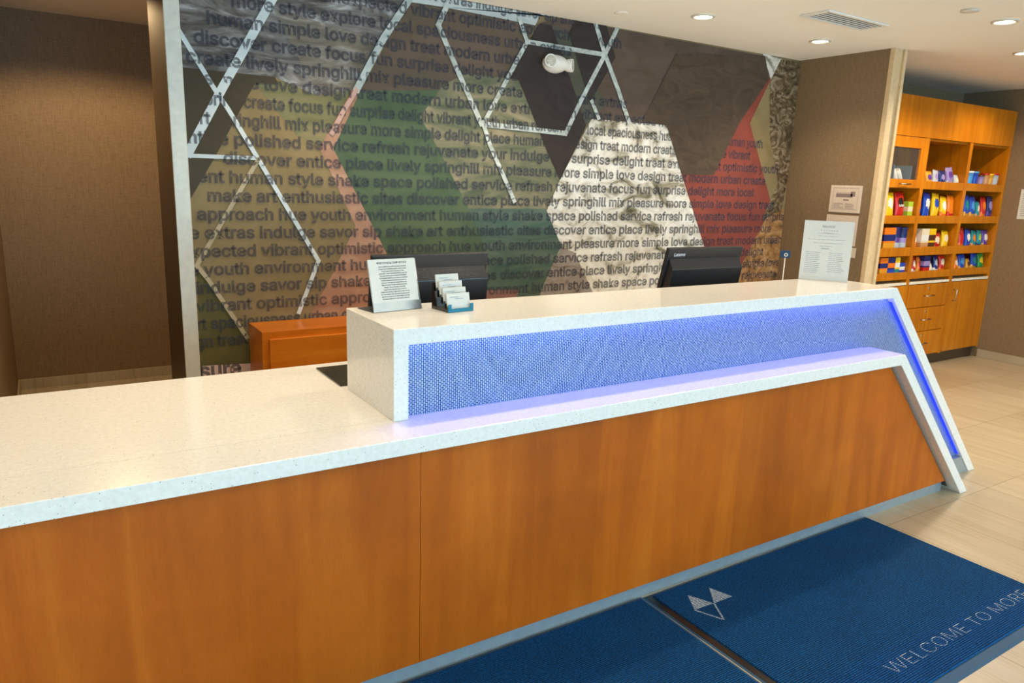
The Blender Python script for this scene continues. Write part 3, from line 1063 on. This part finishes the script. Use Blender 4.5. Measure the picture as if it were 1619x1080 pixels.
t = thing('sprinkler_cap', 'small pale round disc on the ceiling beside the clear downlight', 'sprinkler', (3.366, .493, ZC - .0005))
finish(lathe([(.045, 0), (.045, -.006), (.02, -.010)], 28), 'cover', RING, t)
t = thing('sprinkler_cap', 'faint white round disc on the ceiling above the emergency light', 'sprinkler', (2.054, 1.72, ZC - .0005))
finish(lathe([(.04, 0), (.04, -.002), (.02, -.003)], 28), 'cover', CEILING, t)

vt = thing('ceiling_vent', 'long slotted air vent in the ceiling between the downlights', 'vent', (3.105, 1.032, ZC - .0005), math.radians(1))
finish(box(-.265, .265, -.07, .07, -.002, 0), 'backing', plain('vent_shadow', '#2a3137', .8), vt)
bm = bmesh.new()
for a in ((-.285, .285, -.09, -.066), (-.285, .285, .066, .09), (-.285, -.255, -.066, .066), (.255, .285, -.066, .066)):
    add_box(bm, *a, -.010, 0)
finish(bm, 'frame', WHITE, vt, bevel=.002)
for i in range(4):
    y = -.0405 + i * .027
    finish(box(-.255, .255, y - .0045, y + .0045, -.008, -.004, mx=Matrix.Identity(4)), 'slat', WHITE, vt, bevel=.001)

# ------------------------------------------------------------------ floor mats


def floor_mat(label, x0, x1, y0, y1, yaw, writing):
    t = thing('floor_mat', label, 'floor mat', ((x0 + x1) / 2, (y0 + y1) / 2, .0003), yaw, 'welcome mats in front of the desk')
    w, h = (x1 - x0) / 2, (y1 - y0) / 2
    bm = bmesh.new()
    a, b = .030, .010
    lo = [(-w, -h), (w, -h), (w, h), (-w, h)]
    hi = [(-w + b, -h + b), (w - b, -h + b), (w - b, h - b), (-w + b, h - b)]
    V0 = [bm.verts.new((x, y, 0)) for x, y in lo]
    V1 = [bm.verts.new((x, y, .0035)) for x, y in hi]
    bm.faces.new(V0[::-1])
    bm.faces.new(V1)
    for i in range(4):
        bm.faces.new((V0[i], V0[(i + 1) % 4], V1[(i + 1) % 4], V1[i]))
    finish(bm, 'rubber_base', RUBBER, t)
    bm = bmesh.new()
    add_box(bm, -w + .008, -w + a + .004, -h + .012, h - .008, .0032, .0048)
    add_box(bm, -w + a + .004, w - .012, h - .019, h - .008, .0032, .0048)
    finish(bm, 'dark_border', RUBBER_DARK, t, bevel=.0006)
    finish(box(-w + a + .006, w - .016, -h + .040, h - .018, .003, .0095), 'carpet_top', CARPET, t, bevel=.003)
    if writing:
        m = Matrix.Translation(Vector(t.location)) @ Matrix.Rotation(yaw, 4, 'Z')
        inv = m.inverted()
        bm = bmesh.new()
        tr = text_tris('WELCOME TO MORE', .0935, 1.0, -.0016)
        wd = max(p[0] for q in tr for p in q)
        o = inv @ Vector((1.345, -.668, .0102))
        tr = sorted([[(p * .925 / wd, q) for p, q in tri] for tri in tr], key=lambda c: min(p[0] for p in c))
        reach, gaps = -1, []
        for n, c in enumerate(tr):
            if n:
                gaps.append((min(p[0] for p in c) - reach, n))
            reach = max([reach] + [p[0] for p in c])
        cuts = [0] + sorted(n for g, n in sorted(gaps)[-2:]) + [len(tr)]
        bm.free()
        for c0, c1 in zip(cuts, cuts[1:]):
            bm = bmesh.new()
            add_tris(bm, tr[c0:c1], o, (1, 0, 0), (0, 1, 0))
            finish(bm, 'lettering', THREAD, t)
        L = [(1.101, -.012), (1.051, -.097), (1.146, -.100), (1.210, -.016), (1.241, -.100), (1.098, -.190)]
        L = [(inv @ Vector((x, y, .0102))) for x, y in L]
        bm = bmesh.new()
        for f in ((0, 1, 2), (3, 2, 4)):
            bm.faces.new([bm.verts.new(L[i]) for i in f])
        for i, k in ((1, 5), (5, 2)):
            p, q = L[i], L[k]
            n = (q - p).cross(Vector((0, 0, 1))).normalized() * .0035
            bm.faces.new([bm.verts.new(v) for v in (p + n, p - n, q - n, q + n)])
        finish(bm, 'emblem', THREAD, t)
    return t


floor_mat('navy floor mat with white WELCOME TO MORE lettering and a peaks emblem', .953, 2.350, -.782, .0725, math.radians(.4), True)
floor_mat('plain navy floor mat in front of the desk, left of the lettered mat', -.42, .949, -.782, .0735, 0, False)

# ------------------------------------------------------------------ the snack cabinet
CX0, CX1, CY0, CY1 = 4.58, 6.615, 1.67, 2.155
cab = thing('snack_cabinet', 'tall built-in maple snack cabinet with open shelves above drawers and a door', 'cabinet', ((CX0 + CX1) / 2, CY1, 0))
cab_inv = Matrix.Translation((-(CX0 + CX1) / 2, -CY1, 0))


def cpart(name, x0, x1, y0, y1, z0, z1, m=CABINET_WOOD, parent=None, bevel=.0015):
    return finish(box(x0, x1, y0, y1, z0, z1, mx=cab_inv), name, m, parent or cab, bevel=bevel)


cpart('header_panel', CX0, CX1, CY0 - .004, CY0 + .02, 1.932, 2.235)
cpart('back_panel', CX0, CX1, CY1 - .012, CY1, .1, 2.235, wood('cabinet_back_shaded', '#3a1c06', '#4a260a', '#58300e'))  # darkened brown puts the shade inside the cabinet into the wood's colour
STILES = [(CX0, CX0 + .03), (5.240, 5.285), (5.908, 5.958), (6.583, CX1)]
for a, b in STILES:
    cpart('upright', a, b, CY0, CY1 - .012, .1, 1.932)
BAYS = [(4.61, 5.240), (5.285, 5.908), (5.958, 6.583)]
LIPS = [(1.532, 1.597), (1.254, 1.318), (.990, 1.060), (.795, .856)]
for bi, (a, b) in enumerate(BAYS):
    for k, (z0, z1) in enumerate(LIPS):
        cpart('shelf', a, b, CY0 + .021, CY1 - .012, z0, z0 + .018)
        if not (bi == 0 and k == 0):
            cpart('shelf_lip', a, b, CY0 + .002, CY0 + .02, z0, z1)
    cpart('counter_slab', a, b, CY0 - .003, CY1 - .012, .748, .769, plain('cabinet_counter', '#efe6d2', .25) if bi == 0 else bpy.data.materials['cabinet_counter'])
    cpart('bay_top', a, b, CY0 + .021, CY1 - .012, 1.914, 1.932)
cpart('toe_kick', CX0, CX1, CY0 + .05, CY0 + .06, 0, .1, BRONZE, bevel=0)
cpart('base_board', CX0, CX1, CY0 + .02, CY1 - .012, .1, .115)


def pull(parent, x, z, w=.10, vertical=False):
    y = CY0 - .004
    if vertical:
        pts = [(x, y, z - w / 2), (x, y - .03, z - w / 2), (x, y - .03, z + w / 2), (x, y, z + w / 2)]
    else:
        pts = [(x - w / 2, y, z), (x - w / 2, y - .026, z), (x + w / 2, y - .026, z), (x + w / 2, y, z)]
    finish(tube(pts, .0055, 8, mx=cab_inv), 'handle', NICKEL, parent)


def lock(parent, x, z):
    finish(lathe([(.011, 0), (.011, .003), (.004, .004)], 16, mx=cab_inv @ Matrix.Translation((x, CY0 - .003, z)) @ Matrix.Rotation(PI / 2, 4, 'X')), 'lock', NICKEL, parent)


for bi in (0, 1):
    a, b = BAYS[bi]
    for z0, z1 in ((.543, .742), (.330, .538), (.112, .325)):
        d = cpart('drawer', a + .003, b - .003, CY0 - .003, CY0 + .016, z0, z1, bevel=.002)
        pull(d, (a + b) / 2, (z0 + z1) / 2, .125)
        lock(d, (a + b) / 2, z1 - .036)
a, b = BAYS[2]
dr = cpart('door', a + .003, b - .003, CY0 - .003, CY0 + .016, .112, .742, bevel=.002)
cpart('rail_groove', a + .05, b - .004, CY0 - .0038, CY0 - .0028, .5915, .5945, DARK_WOOD, dr, 0)
pull(dr, a + .045, .625, .10, True)
# glazed door of the top compartment behind the partition
a, b = BAYS[0]
gd = bmesh.new()
for q in ((a + .003, b - .003, 1.845, 1.928), (a + .003, b - .003, 1.536, 1.602), (a + .003, a + .075, 1.602, 1.845), (b - .065, b - .003, 1.602, 1.845)):
    add_box(gd, q[0], q[1], CY0 - .002, CY0 + .018, q[2], q[3], mx=cab_inv)
gd = finish(gd, 'glazed_door', CABINET_WOOD, cab, bevel=.0015)
cpart('pane', a + .07, b - .06, CY0 + .006, CY0 + .010, 1.60, 1.85, clear('door_glass', '#9fb0ae', alpha=.05), gd, 0)
pull(gd, 4.985, 1.566, .12)

# ------------------------------------------------------------------ snacks
SN = {}


def sc(c):
    if c not in SN:
        SN[c] = plain('wrapper_' + c.strip('#'), c, .3, var=.05, scale=60)
    return SN[c]


COL = dict(yellow='#f2c416', red='#c4201a', orange='#ee7a18', blue='#1746b4', navy='#14286e', green='#2c8f3c', lime='#a8c83c', teal='#12848c', purple='#5c3a94',
           white='#e9e6e0', cream='#e6d9be', brown='#4c2a1a', silver='#b6bcc6', sky='#4a9ad8', pink='#d87898', black='#1e1a1c', gold='#d89a2a', lilac='#9a86c0', tan='#c8935c')


def bag(w, h, d, c, lean, wob):
    """a filled pillow bag with flat crimped ends, a label patch and a differently coloured foot"""
    bm = bmesh.new()
    NU, NV = 10, 14
    grid = {}
    for s in (-1, 1):
        for i in range(NU + 1):
            for j in range(NV + 1):
                u, v = i / NU, j / NV
                vv = min(1, max(0, (v - .06) / .88))
                th = d / 2 * max(0, 1 - abs(2 * u - 1) ** 3) ** .6 * max(0, math.sin(PI * vv)) ** .45
                th += .0025 * math.sin(9 * u + 7 * v + wob) * math.sin(PI * vv) if 0 < i < NU else 0
                pinch = 1 - .10 * math.sin(PI * vv)
                x = (u - .5) * w * pinch
                if i in (0, NU) or j in (0, NV):
                    if s == 1:
                        grid[s, i, j] = grid[-1, i, j]
                        continue
                    th = 0
                grid[s, i, j] = bm.verts.new((x, s * th + lean * v * h, v * h))
    for s in (-1, 1):
        for i in range(NU):
            for j in range(NV):
                q = [grid[s, i, j], grid[s, i + 1, j], grid[s, i + 1, j + 1], grid[s, i, j + 1]]
                f = bm.faces.new(q if s < 0 else q[::-1])
                f.smooth = True
                u, v = (i + .5) / NU, (j + .5) / NV
                if s < 0 and (u - .5) ** 2 / .12 + (v - .62) ** 2 / .026 < 1:
                    f.material_index = 1
                elif v < .40 - .12 * math.sin(PI * u):
                    f.material_index = 2
    return bm


def carton(w, h, d, c, lean, wob):
    """a box with a printed band and a picture panel"""
    bm = bmesh.new()
    zs = [0, .12 * h, .42 * h, .50 * h, .74 * h, h]
    mi = [0, 2, 0, 1, 0]
    for k in range(5):
        add_box(bm, -w / 2, w / 2, -d / 2 - (.0004 if mi[k] else 0), d / 2, zs[k], zs[k + 1], mi[k])
    for v in bm.verts:
        v.co.y += lean * v.co.z
    return bm


def can(w, h, d, c, lean, wob):
    r = w / 2
    return lathe([(r * .94, 0), (r, .006), (r, h * .42), (r, h * .60), (r, h * .93), (r * 1.03, h * .94), (r * 1.03, h)], 24, mis=[2, 2, 1, 0, 0, 0])


def cup(w, h, d, c, lean, wob):
    r = w / 2
    return lathe([(r * .76, 0), (r * .80, h * .25), (r * .90, h * .66), (r * .96, h * .9), (r * 1.03, h * .91), (r * 1.03, h)], 24, mis=[2, 1, 1, 0, 0])


def pouch(w, h, d, c, lean, wob):
    """a soft pouch, wider at the foot"""
    bm = bag(w, h, d, c, lean, wob)
    for v in bm.verts:
        k = 1.0 - .22 * v.co.z / h
        v.co.x *= k
    return bm


MAKE = {'bag': bag, 'box': carton, 'can': can, 'cup': cup, 'pouch': pouch}
NAME = {'bag': 'snack_bag', 'box': 'snack_box', 'can': 'snack_can', 'cup': 'snack_cup', 'pouch': 'snack_pouch'}
CATS = {'bag': 'snack bag', 'box': 'snack box', 'can': 'snack can', 'cup': 'snack cup', 'pouch': 'snack pouch'}
# bay, shelf, position across the bay, kind, width, height, colours (main, label, foot), y offset, roll, label
SNACKS = [
    # left bay, second shelf
    (0, 1, .50, 'bag', .115, .205, ('yellow', 'white', 'yellow'), 0, 0, 'yellow snack bag with a white label beside the tall red bag'),
    (0, 1, .66, 'bag', .125, .205, ('red', 'black', 'red'), 0, -4, 'tall red snack bag with bold white lettering, left-hand bay'),
    (0, 1, .87, 'box', .065, .140, ('lime', 'cream', 'lime'), 0, 0, 'small lime green snack box right of the red bag'),
    # left bay, third shelf
    (0, 2, .52, 'box', .150, .190, ('orange', 'navy', 'gold'), 0, 0, 'large orange cracker box with a blue banner beside the blue cans'),
    (0, 2, .74, 'can', .080, .195, ('navy', 'purple', 'silver'), 0, 0, 'dark blue and silver snack can next to the large orange box'),
    (0, 2, .91, 'can', .080, .190, ('navy', 'lilac', 'silver'), .01, 0, 'dark blue and silver snack can right of the other can'),
    # left bay, lowest shelf
    (0, 3, .45, 'box', .115, .155, ('orange', 'navy', 'gold'), 0, 0, 'orange cracker box with a blue banner on the lowest left-hand shelf'),
    (0, 3, .63, 'box', .105, .150, ('navy', 'orange', 'blue'), 0, 0, 'dark blue snack box with an orange picture beside the lower orange box'),
    (0, 3, .795, 'box', .070, .150, ('yellow', 'white', 'teal'), 0, 0, 'blue and white carton with a yellow top on the lowest left-hand shelf'),
    (0, 3, .93, 'box', .080, .105, ('blue', 'white', 'blue'), -.02, 0, 'short blue and white snack box at the end of the lowest left-hand shelf'),
    # middle bay, top shelf
    (1, 0, .075, 'bag', .085, .175, ('brown', 'cream', 'brown'), .11, 0, 'dark brown candy bag standing at the back of the top middle shelf'),
    (1, 0, .27, 'bag', .130, .185, ('red', 'brown', 'red'), .11, 0, 'red and brown candy bag at the back of the top middle shelf'),
    (1, 0, .07, 'pouch', .080, .110, ('red', 'silver', 'red'), 0, 0, 'small red candy pouch at the front end of the top middle shelf'),
    (1, 0, .24, 'bag', .105, .115, ('gold', 'purple', 'silver'), 0, 0, 'golden candy bag with a purple label on the top middle shelf'),
    (1, 0, .41, 'bag', .085, .125, ('silver', 'lilac', 'silver'), .02, 6, 'silver candy bag right of the golden one'),
    (1, 0, .56, 'bag', .100, .125, ('navy', 'lilac', 'silver'), 0, 0, 'dark blue candy bag on the top middle shelf'),
    (1, 0, .74, 'bag', .110, .150, ('lilac', 'purple', 'silver'), .03, -5, 'lilac candy bag at the end of the top middle shelf'),
    (1, 0, .81, 'pouch', .085, .100, ('silver', 'cream', 'tan'), -.035, 0, 'pale silver candy pouch in front of the lilac bag'),
    # middle bay, second shelf
    (1, 1, .10, 'bag', .095, .200, ('blue', 'red', 'red'), .05, 6, 'blue and red snack bag at the start of the second middle shelf'),
    (1, 1, .27, 'bag', .120, .205, ('blue', 'white', 'blue'), .02, 8, 'royal blue snack bag with a white label, second middle shelf'),
    (1, 1, .49, 'bag', .125, .205, ('yellow', 'blue', 'yellow'), 0, 6, 'bright yellow snack bag beside the royal blue bag'),
    (1, 1, .70, 'bag', .115, .185, ('yellow', 'white', 'orange'), .01, 4, 'yellow and orange snack bag with a white label, second middle shelf'),
    (1, 1, .89, 'bag', .115, .200, ('orange', 'orange', 'red'), .02, 0, 'orange snack bag at the end of the second middle shelf'),
    # middle bay, third shelf
    (1, 2, .085, 'bag', .100, .160, ('orange', 'white', 'orange'), 0, 0, 'orange snack bag with a white label at the start of the third middle shelf'),
    (1, 2, .30, 'box', .105, .180, ('cream', 'white', 'tan'), 0, 0, 'cream snack box on the third middle shelf'),
    (1, 2, .48, 'box', .095, .180, ('yellow', 'brown', 'brown'), .01, 0, 'brown and yellow snack box beside the cream box'),
    (1, 2, .68, 'bag', .125, .150, ('red', 'cream', 'lime'), 0, 0, 'red snack bag with a cream label on the third middle shelf'),
    (1, 2, .885, 'bag', .105, .160, ('yellow', 'cream', 'yellow'), .01, 5, 'yellow snack bag at the end of the third middle shelf'),
    # middle bay, lowest shelf
    (1, 3, .06, 'bag', .065, .135, ('red', 'white', 'cream'), 0, 4, 'narrow red and white snack bag at the start of the lowest middle shelf'),
    (1, 3, .17, 'bag', .060, .145, ('red', 'cream', 'white'), .01, 4, 'narrow red striped snack bag, second on the lowest middle shelf'),
    (1, 3, .28, 'bag', .060, .140, ('orange', 'red', 'gold'), .01, 8, 'narrow orange snack bag on the lowest middle shelf'),
    (1, 3, .435, 'box', .105, .160, ('navy', 'lilac', 'red'), .01, 0, 'dark blue box with pink and red bands on the lowest middle shelf'),
    (1, 3, .57, 'pouch', .085, .090, ('white', 'cream', 'white'), -.03, 0, 'short white snack pouch in front of the silver pouch'),
    (1, 3, .70, 'pouch', .090, .150, ('navy', 'silver', 'white'), .02, -3, 'dark blue and silver snack pouch on the lowest middle shelf'),
    (1, 3, .875, 'bag', .100, .150, ('red', 'cream', 'orange'), .01, -4, 'red and orange snack bag at the end of the lowest middle shelf'),
    # right bay, top shelf
    (2, 0, .07, 'cup', .060, .120, ('brown', 'white', 'brown'), 0, 0, 'brown and white noodle cup at the start of the top right-hand shelf'),
    (2, 0, .20, 'cup', .075, .135, ('white', 'sky', 'white'), 0, 0, 'white noodle cup with a sky blue label'),
    (2, 0, .335, 'cup', .070, .135, ('sky', 'blue', 'pink'), .02, 0, 'blue noodle cup with a pink foot'),
    (2, 0, .50, 'cup', .060, .110, ('brown', 'lilac', 'brown'), 0, 0, 'short dark brown cup on the top right-hand shelf'),
    (2, 0, .64, 'cup', .065, .125, ('red', 'tan', 'cream'), .01, 0, 'cream cup with a red top beside the yellow cup'),
    (2, 0, .765, 'cup', .070, .125, ('yellow', 'gold', 'yellow'), 0, 0, 'yellow cup on the top right-hand shelf'),
    (2, 0, .91, 'cup', .085, .130, ('red', 'silver', 'sky'), 0, 0, 'blue and silver cup with a red lid at the shelf end'),
    # right bay, second shelf
    (2, 1, .065, 'bag', .085, .180, ('yellow', 'green', 'green'), .02, 5, 'green and yellow snack bag at the start of the second right-hand shelf'),
    (2, 1, .22, 'bag', .105, .205, ('blue', 'teal', 'gold'), .01, 0, 'blue snack bag with a teal label and golden foot'),
    (2, 1, .41, 'bag', .110, .195, ('blue', 'sky', 'gold'), .01, 0, 'blue snack bag with a sky blue label and golden foot'),
    (2, 1, .545, 'bag', .075, .155, ('teal', 'cream', 'tan'), -.02, 4, 'teal and tan snack bag beside the orange-red bag'),
    (2, 1, .69, 'bag', .105, .190, ('red', 'orange', 'orange'), .02, 3, 'orange-red snack bag on the second right-hand shelf'),
    (2, 1, .88, 'bag', .110, .195, ('navy', 'lilac', 'purple'), .01, 14, 'dark blue and purple snack bag tilted at the shelf end'),
    # right bay, third shelf
    (2, 2, .06, 'bag', .080, .170, ('navy', 'sky', 'navy'), .02, 3, 'dark blue snack bag at the start of the third right-hand shelf'),
    (2, 2, .21, 'bag', .110, .185, ('red', 'red', 'orange'), .01, -4, 'red snack bag on the third right-hand shelf'),
    (2, 2, .39, 'bag', .105, .170, ('blue', 'white', 'blue'), .01, 5, 'blue and white snack bag beside the red bag'),
    (2, 2, .555, 'bag', .095, .160, ('teal', 'orange', 'tan'), 0, 5, 'teal snack bag with an orange label'),
    (2, 2, .70, 'bag', .095, .165, ('teal', 'lime', 'navy'), .015, 3, 'teal snack bag with a lime label'),
    (2, 2, .87, 'bag', .115, .165, ('purple', 'white', 'tan'), .01, 0, 'purple snack bag with a white label at the end of the third shelf'),
    # right bay, lowest shelf
    (2, 3, .055, 'bag', .070, .135, ('orange', 'orange', 'red'), 0, 0, 'orange snack bag at the start of the lowest right-hand shelf'),
    (2, 3, .165, 'bag', .070, .135, ('orange', 'cream', 'orange'), .01, 3, 'orange snack bag with a cream label, second on the lowest right-hand shelf'),
    (2, 3, .33, 'bag', .115, .170, ('blue', 'sky', 'gold'), .02, 0, 'tall blue snack bag with a golden foot on the lowest right-hand shelf'),
    (2, 3, .475, 'pouch', .080, .110, ('gold', 'brown', 'gold'), -.02, 0, 'short golden snack pouch on the lowest right-hand shelf'),
    (2, 3, .62, 'bag', .110, .175, ('blue', 'teal', 'gold'), .02, 6, 'tall blue and teal snack bag on the lowest right-hand shelf'),
    (2, 3, .82, 'bag', .105, .150, ('green', 'yellow', 'green'), .02, -8, 'green snack bag with a yellow label at the end of the lowest shelf'),
]
WHERE = {0: 'snacks in the left-hand bay', 1: 'snacks in the middle bay', 2: 'snacks in the right-hand bay'}
HEADROOM = [.30, .245, .232, .164]


def shelf_places():
    """x, width, height and lean of every snack: side by side along its shelf, none touching"""
    rows = {}
    for i, (b, sh, fx, kind, w, h, cs, dy, roll, label) in enumerate(SNACKS):
        rows.setdefault((b, sh, dy > .1), []).append(i)
    out = {}
    for (b, sh, back), ids in rows.items():
        x0, x1 = BAYS[b]
        ids.sort(key=lambda i: SNACKS[i][2])
        it = []
        for i in ids:
            _, _, fx, kind, w, h, _, _, roll, _ = SNACKS[i]
            w, h, roll = w * 1.06, min(h * 1.12, HEADROOM[sh]), max(-5, min(6, roll))
            sn = math.sin(math.radians(roll)) * h
            it.append([i, x0 + fx * (x1 - x0), w, h, roll, w / 2 + max(0, -sn), w / 2 + max(0, sn)])
        room = x1 - x0 - .016 - .004 * len(it)
        need = sum(a[5] + a[6] for a in it)
        lo = x0 + (.42 * (x1 - x0) if b == 0 and not back else .008)
        if b == 0:
            room -= .40 * (x1 - x0)
        k = min(1, room / need)
        for a in it:
            a[2] *= k
            a[4] *= k
            a[5] *= k
            a[6] *= k
        end = lo
        for a in it:
            a[1] = max(a[1], end + a[5])
            end = a[1] + a[6] + .004
        end = x1 - .008
        for a in it[::-1]:
            a[1] = min(a[1], end - a[6])
            end = a[1] - a[5] - .004
        for a in it:
            out[a[0]] = a[1:5]
    return out


PLACES = shelf_places()
for i, (b, s, fx, kind, w, h, cs, dy, roll, label) in enumerate(SNACKS):
    x, w, h, roll = PLACES[i]
    z = LIPS[s][0] + .0185
    y = CY0 + .021 + {'bag': .030, 'pouch': .027, 'box': .030}.get(kind, w / 2 + .005) + (.11 if dy > .1 else 0)
    t = thing(NAME[kind], label, CATS[kind], (x, y, z + abs(math.sin(math.radians(roll))) * w * .5), 0, WHERE[b])
    t.rotation_euler = (0, math.radians(roll), 0)
    dpt = {'bag': .045, 'pouch': .040, 'box': .050}.get(kind, w)
    lean = .10 if kind in ('bag', 'pouch') else 0
    bm = MAKE[kind](w, h, dpt, cs, lean, i * 1.7)
    body = finish(bm, {'bag': 'wrapper', 'pouch': 'wrapper', 'box': 'carton', 'can': 'tube', 'cup': 'tub'}[kind], [sc(COL[c]) for c in cs], t)
    if i == 1:
        bm = bmesh.new()
        add_tris(bm, text_tris('Doritos', .034, .9, .0012, 'CENTER'), (0, -.0262 + lean * .112, .112), (1, 0, 0), (0, lean, 1))
        finish(bm, 'lettering', PAPER, t)

# grey tub and white tubes behind the glazed door
tb = thing('plastic_tub', 'grey plastic tub behind the glazed door of the snack cabinet', 'tub', (5.03, 1.80, LIPS[0][0] + .0185))
bm = bmesh.new()
add_prism(bm, [(-.12, 0), (.12, 0), (.125, .16), (.119, .16), (.114, .006), (-.114, .006), (-.119, .16), (-.125, .16)], -.09, .10)
add_box(bm, -.12, .12, .094, .10, 0, .165)
add_box(bm, -.12, .12, -.09, -.084, 0, .03)
finish(bm, 'tub_shell', plain('tub_grey', '#6d7a88', .35), tb, bevel=.002)
for k, (x, y, lab) in enumerate(((4.985, 1.765, 'white tube with a teal cap leaning in the grey tub, nearer the partition'),
                                 (5.055, 1.765, 'white tube with a teal cap leaning in the grey tub, nearer the open bays'),
                                 (4.822, 1.78, 'white tube leaning beside the grey tub behind the glazed door'))):
    t = thing('lotion_tube', lab, 'tube', (x + .045, y, LIPS[0][0] + .034), 0, 'tubes behind the glazed door')
    t.rotation_euler = (0, math.radians(-32), 0)
    finish(lathe([(.026, .032), (.028, .04), (.028, .10), (.026, .13)], 20), 'tube_body', PAPER, t)
    finish(lathe([(.022, 0), (.026, .002), (.026, .032)], 20), 'cap', plain('cap_teal', '#155a66', .35) if k == 0 else bpy.data.materials['cap_teal'], t)
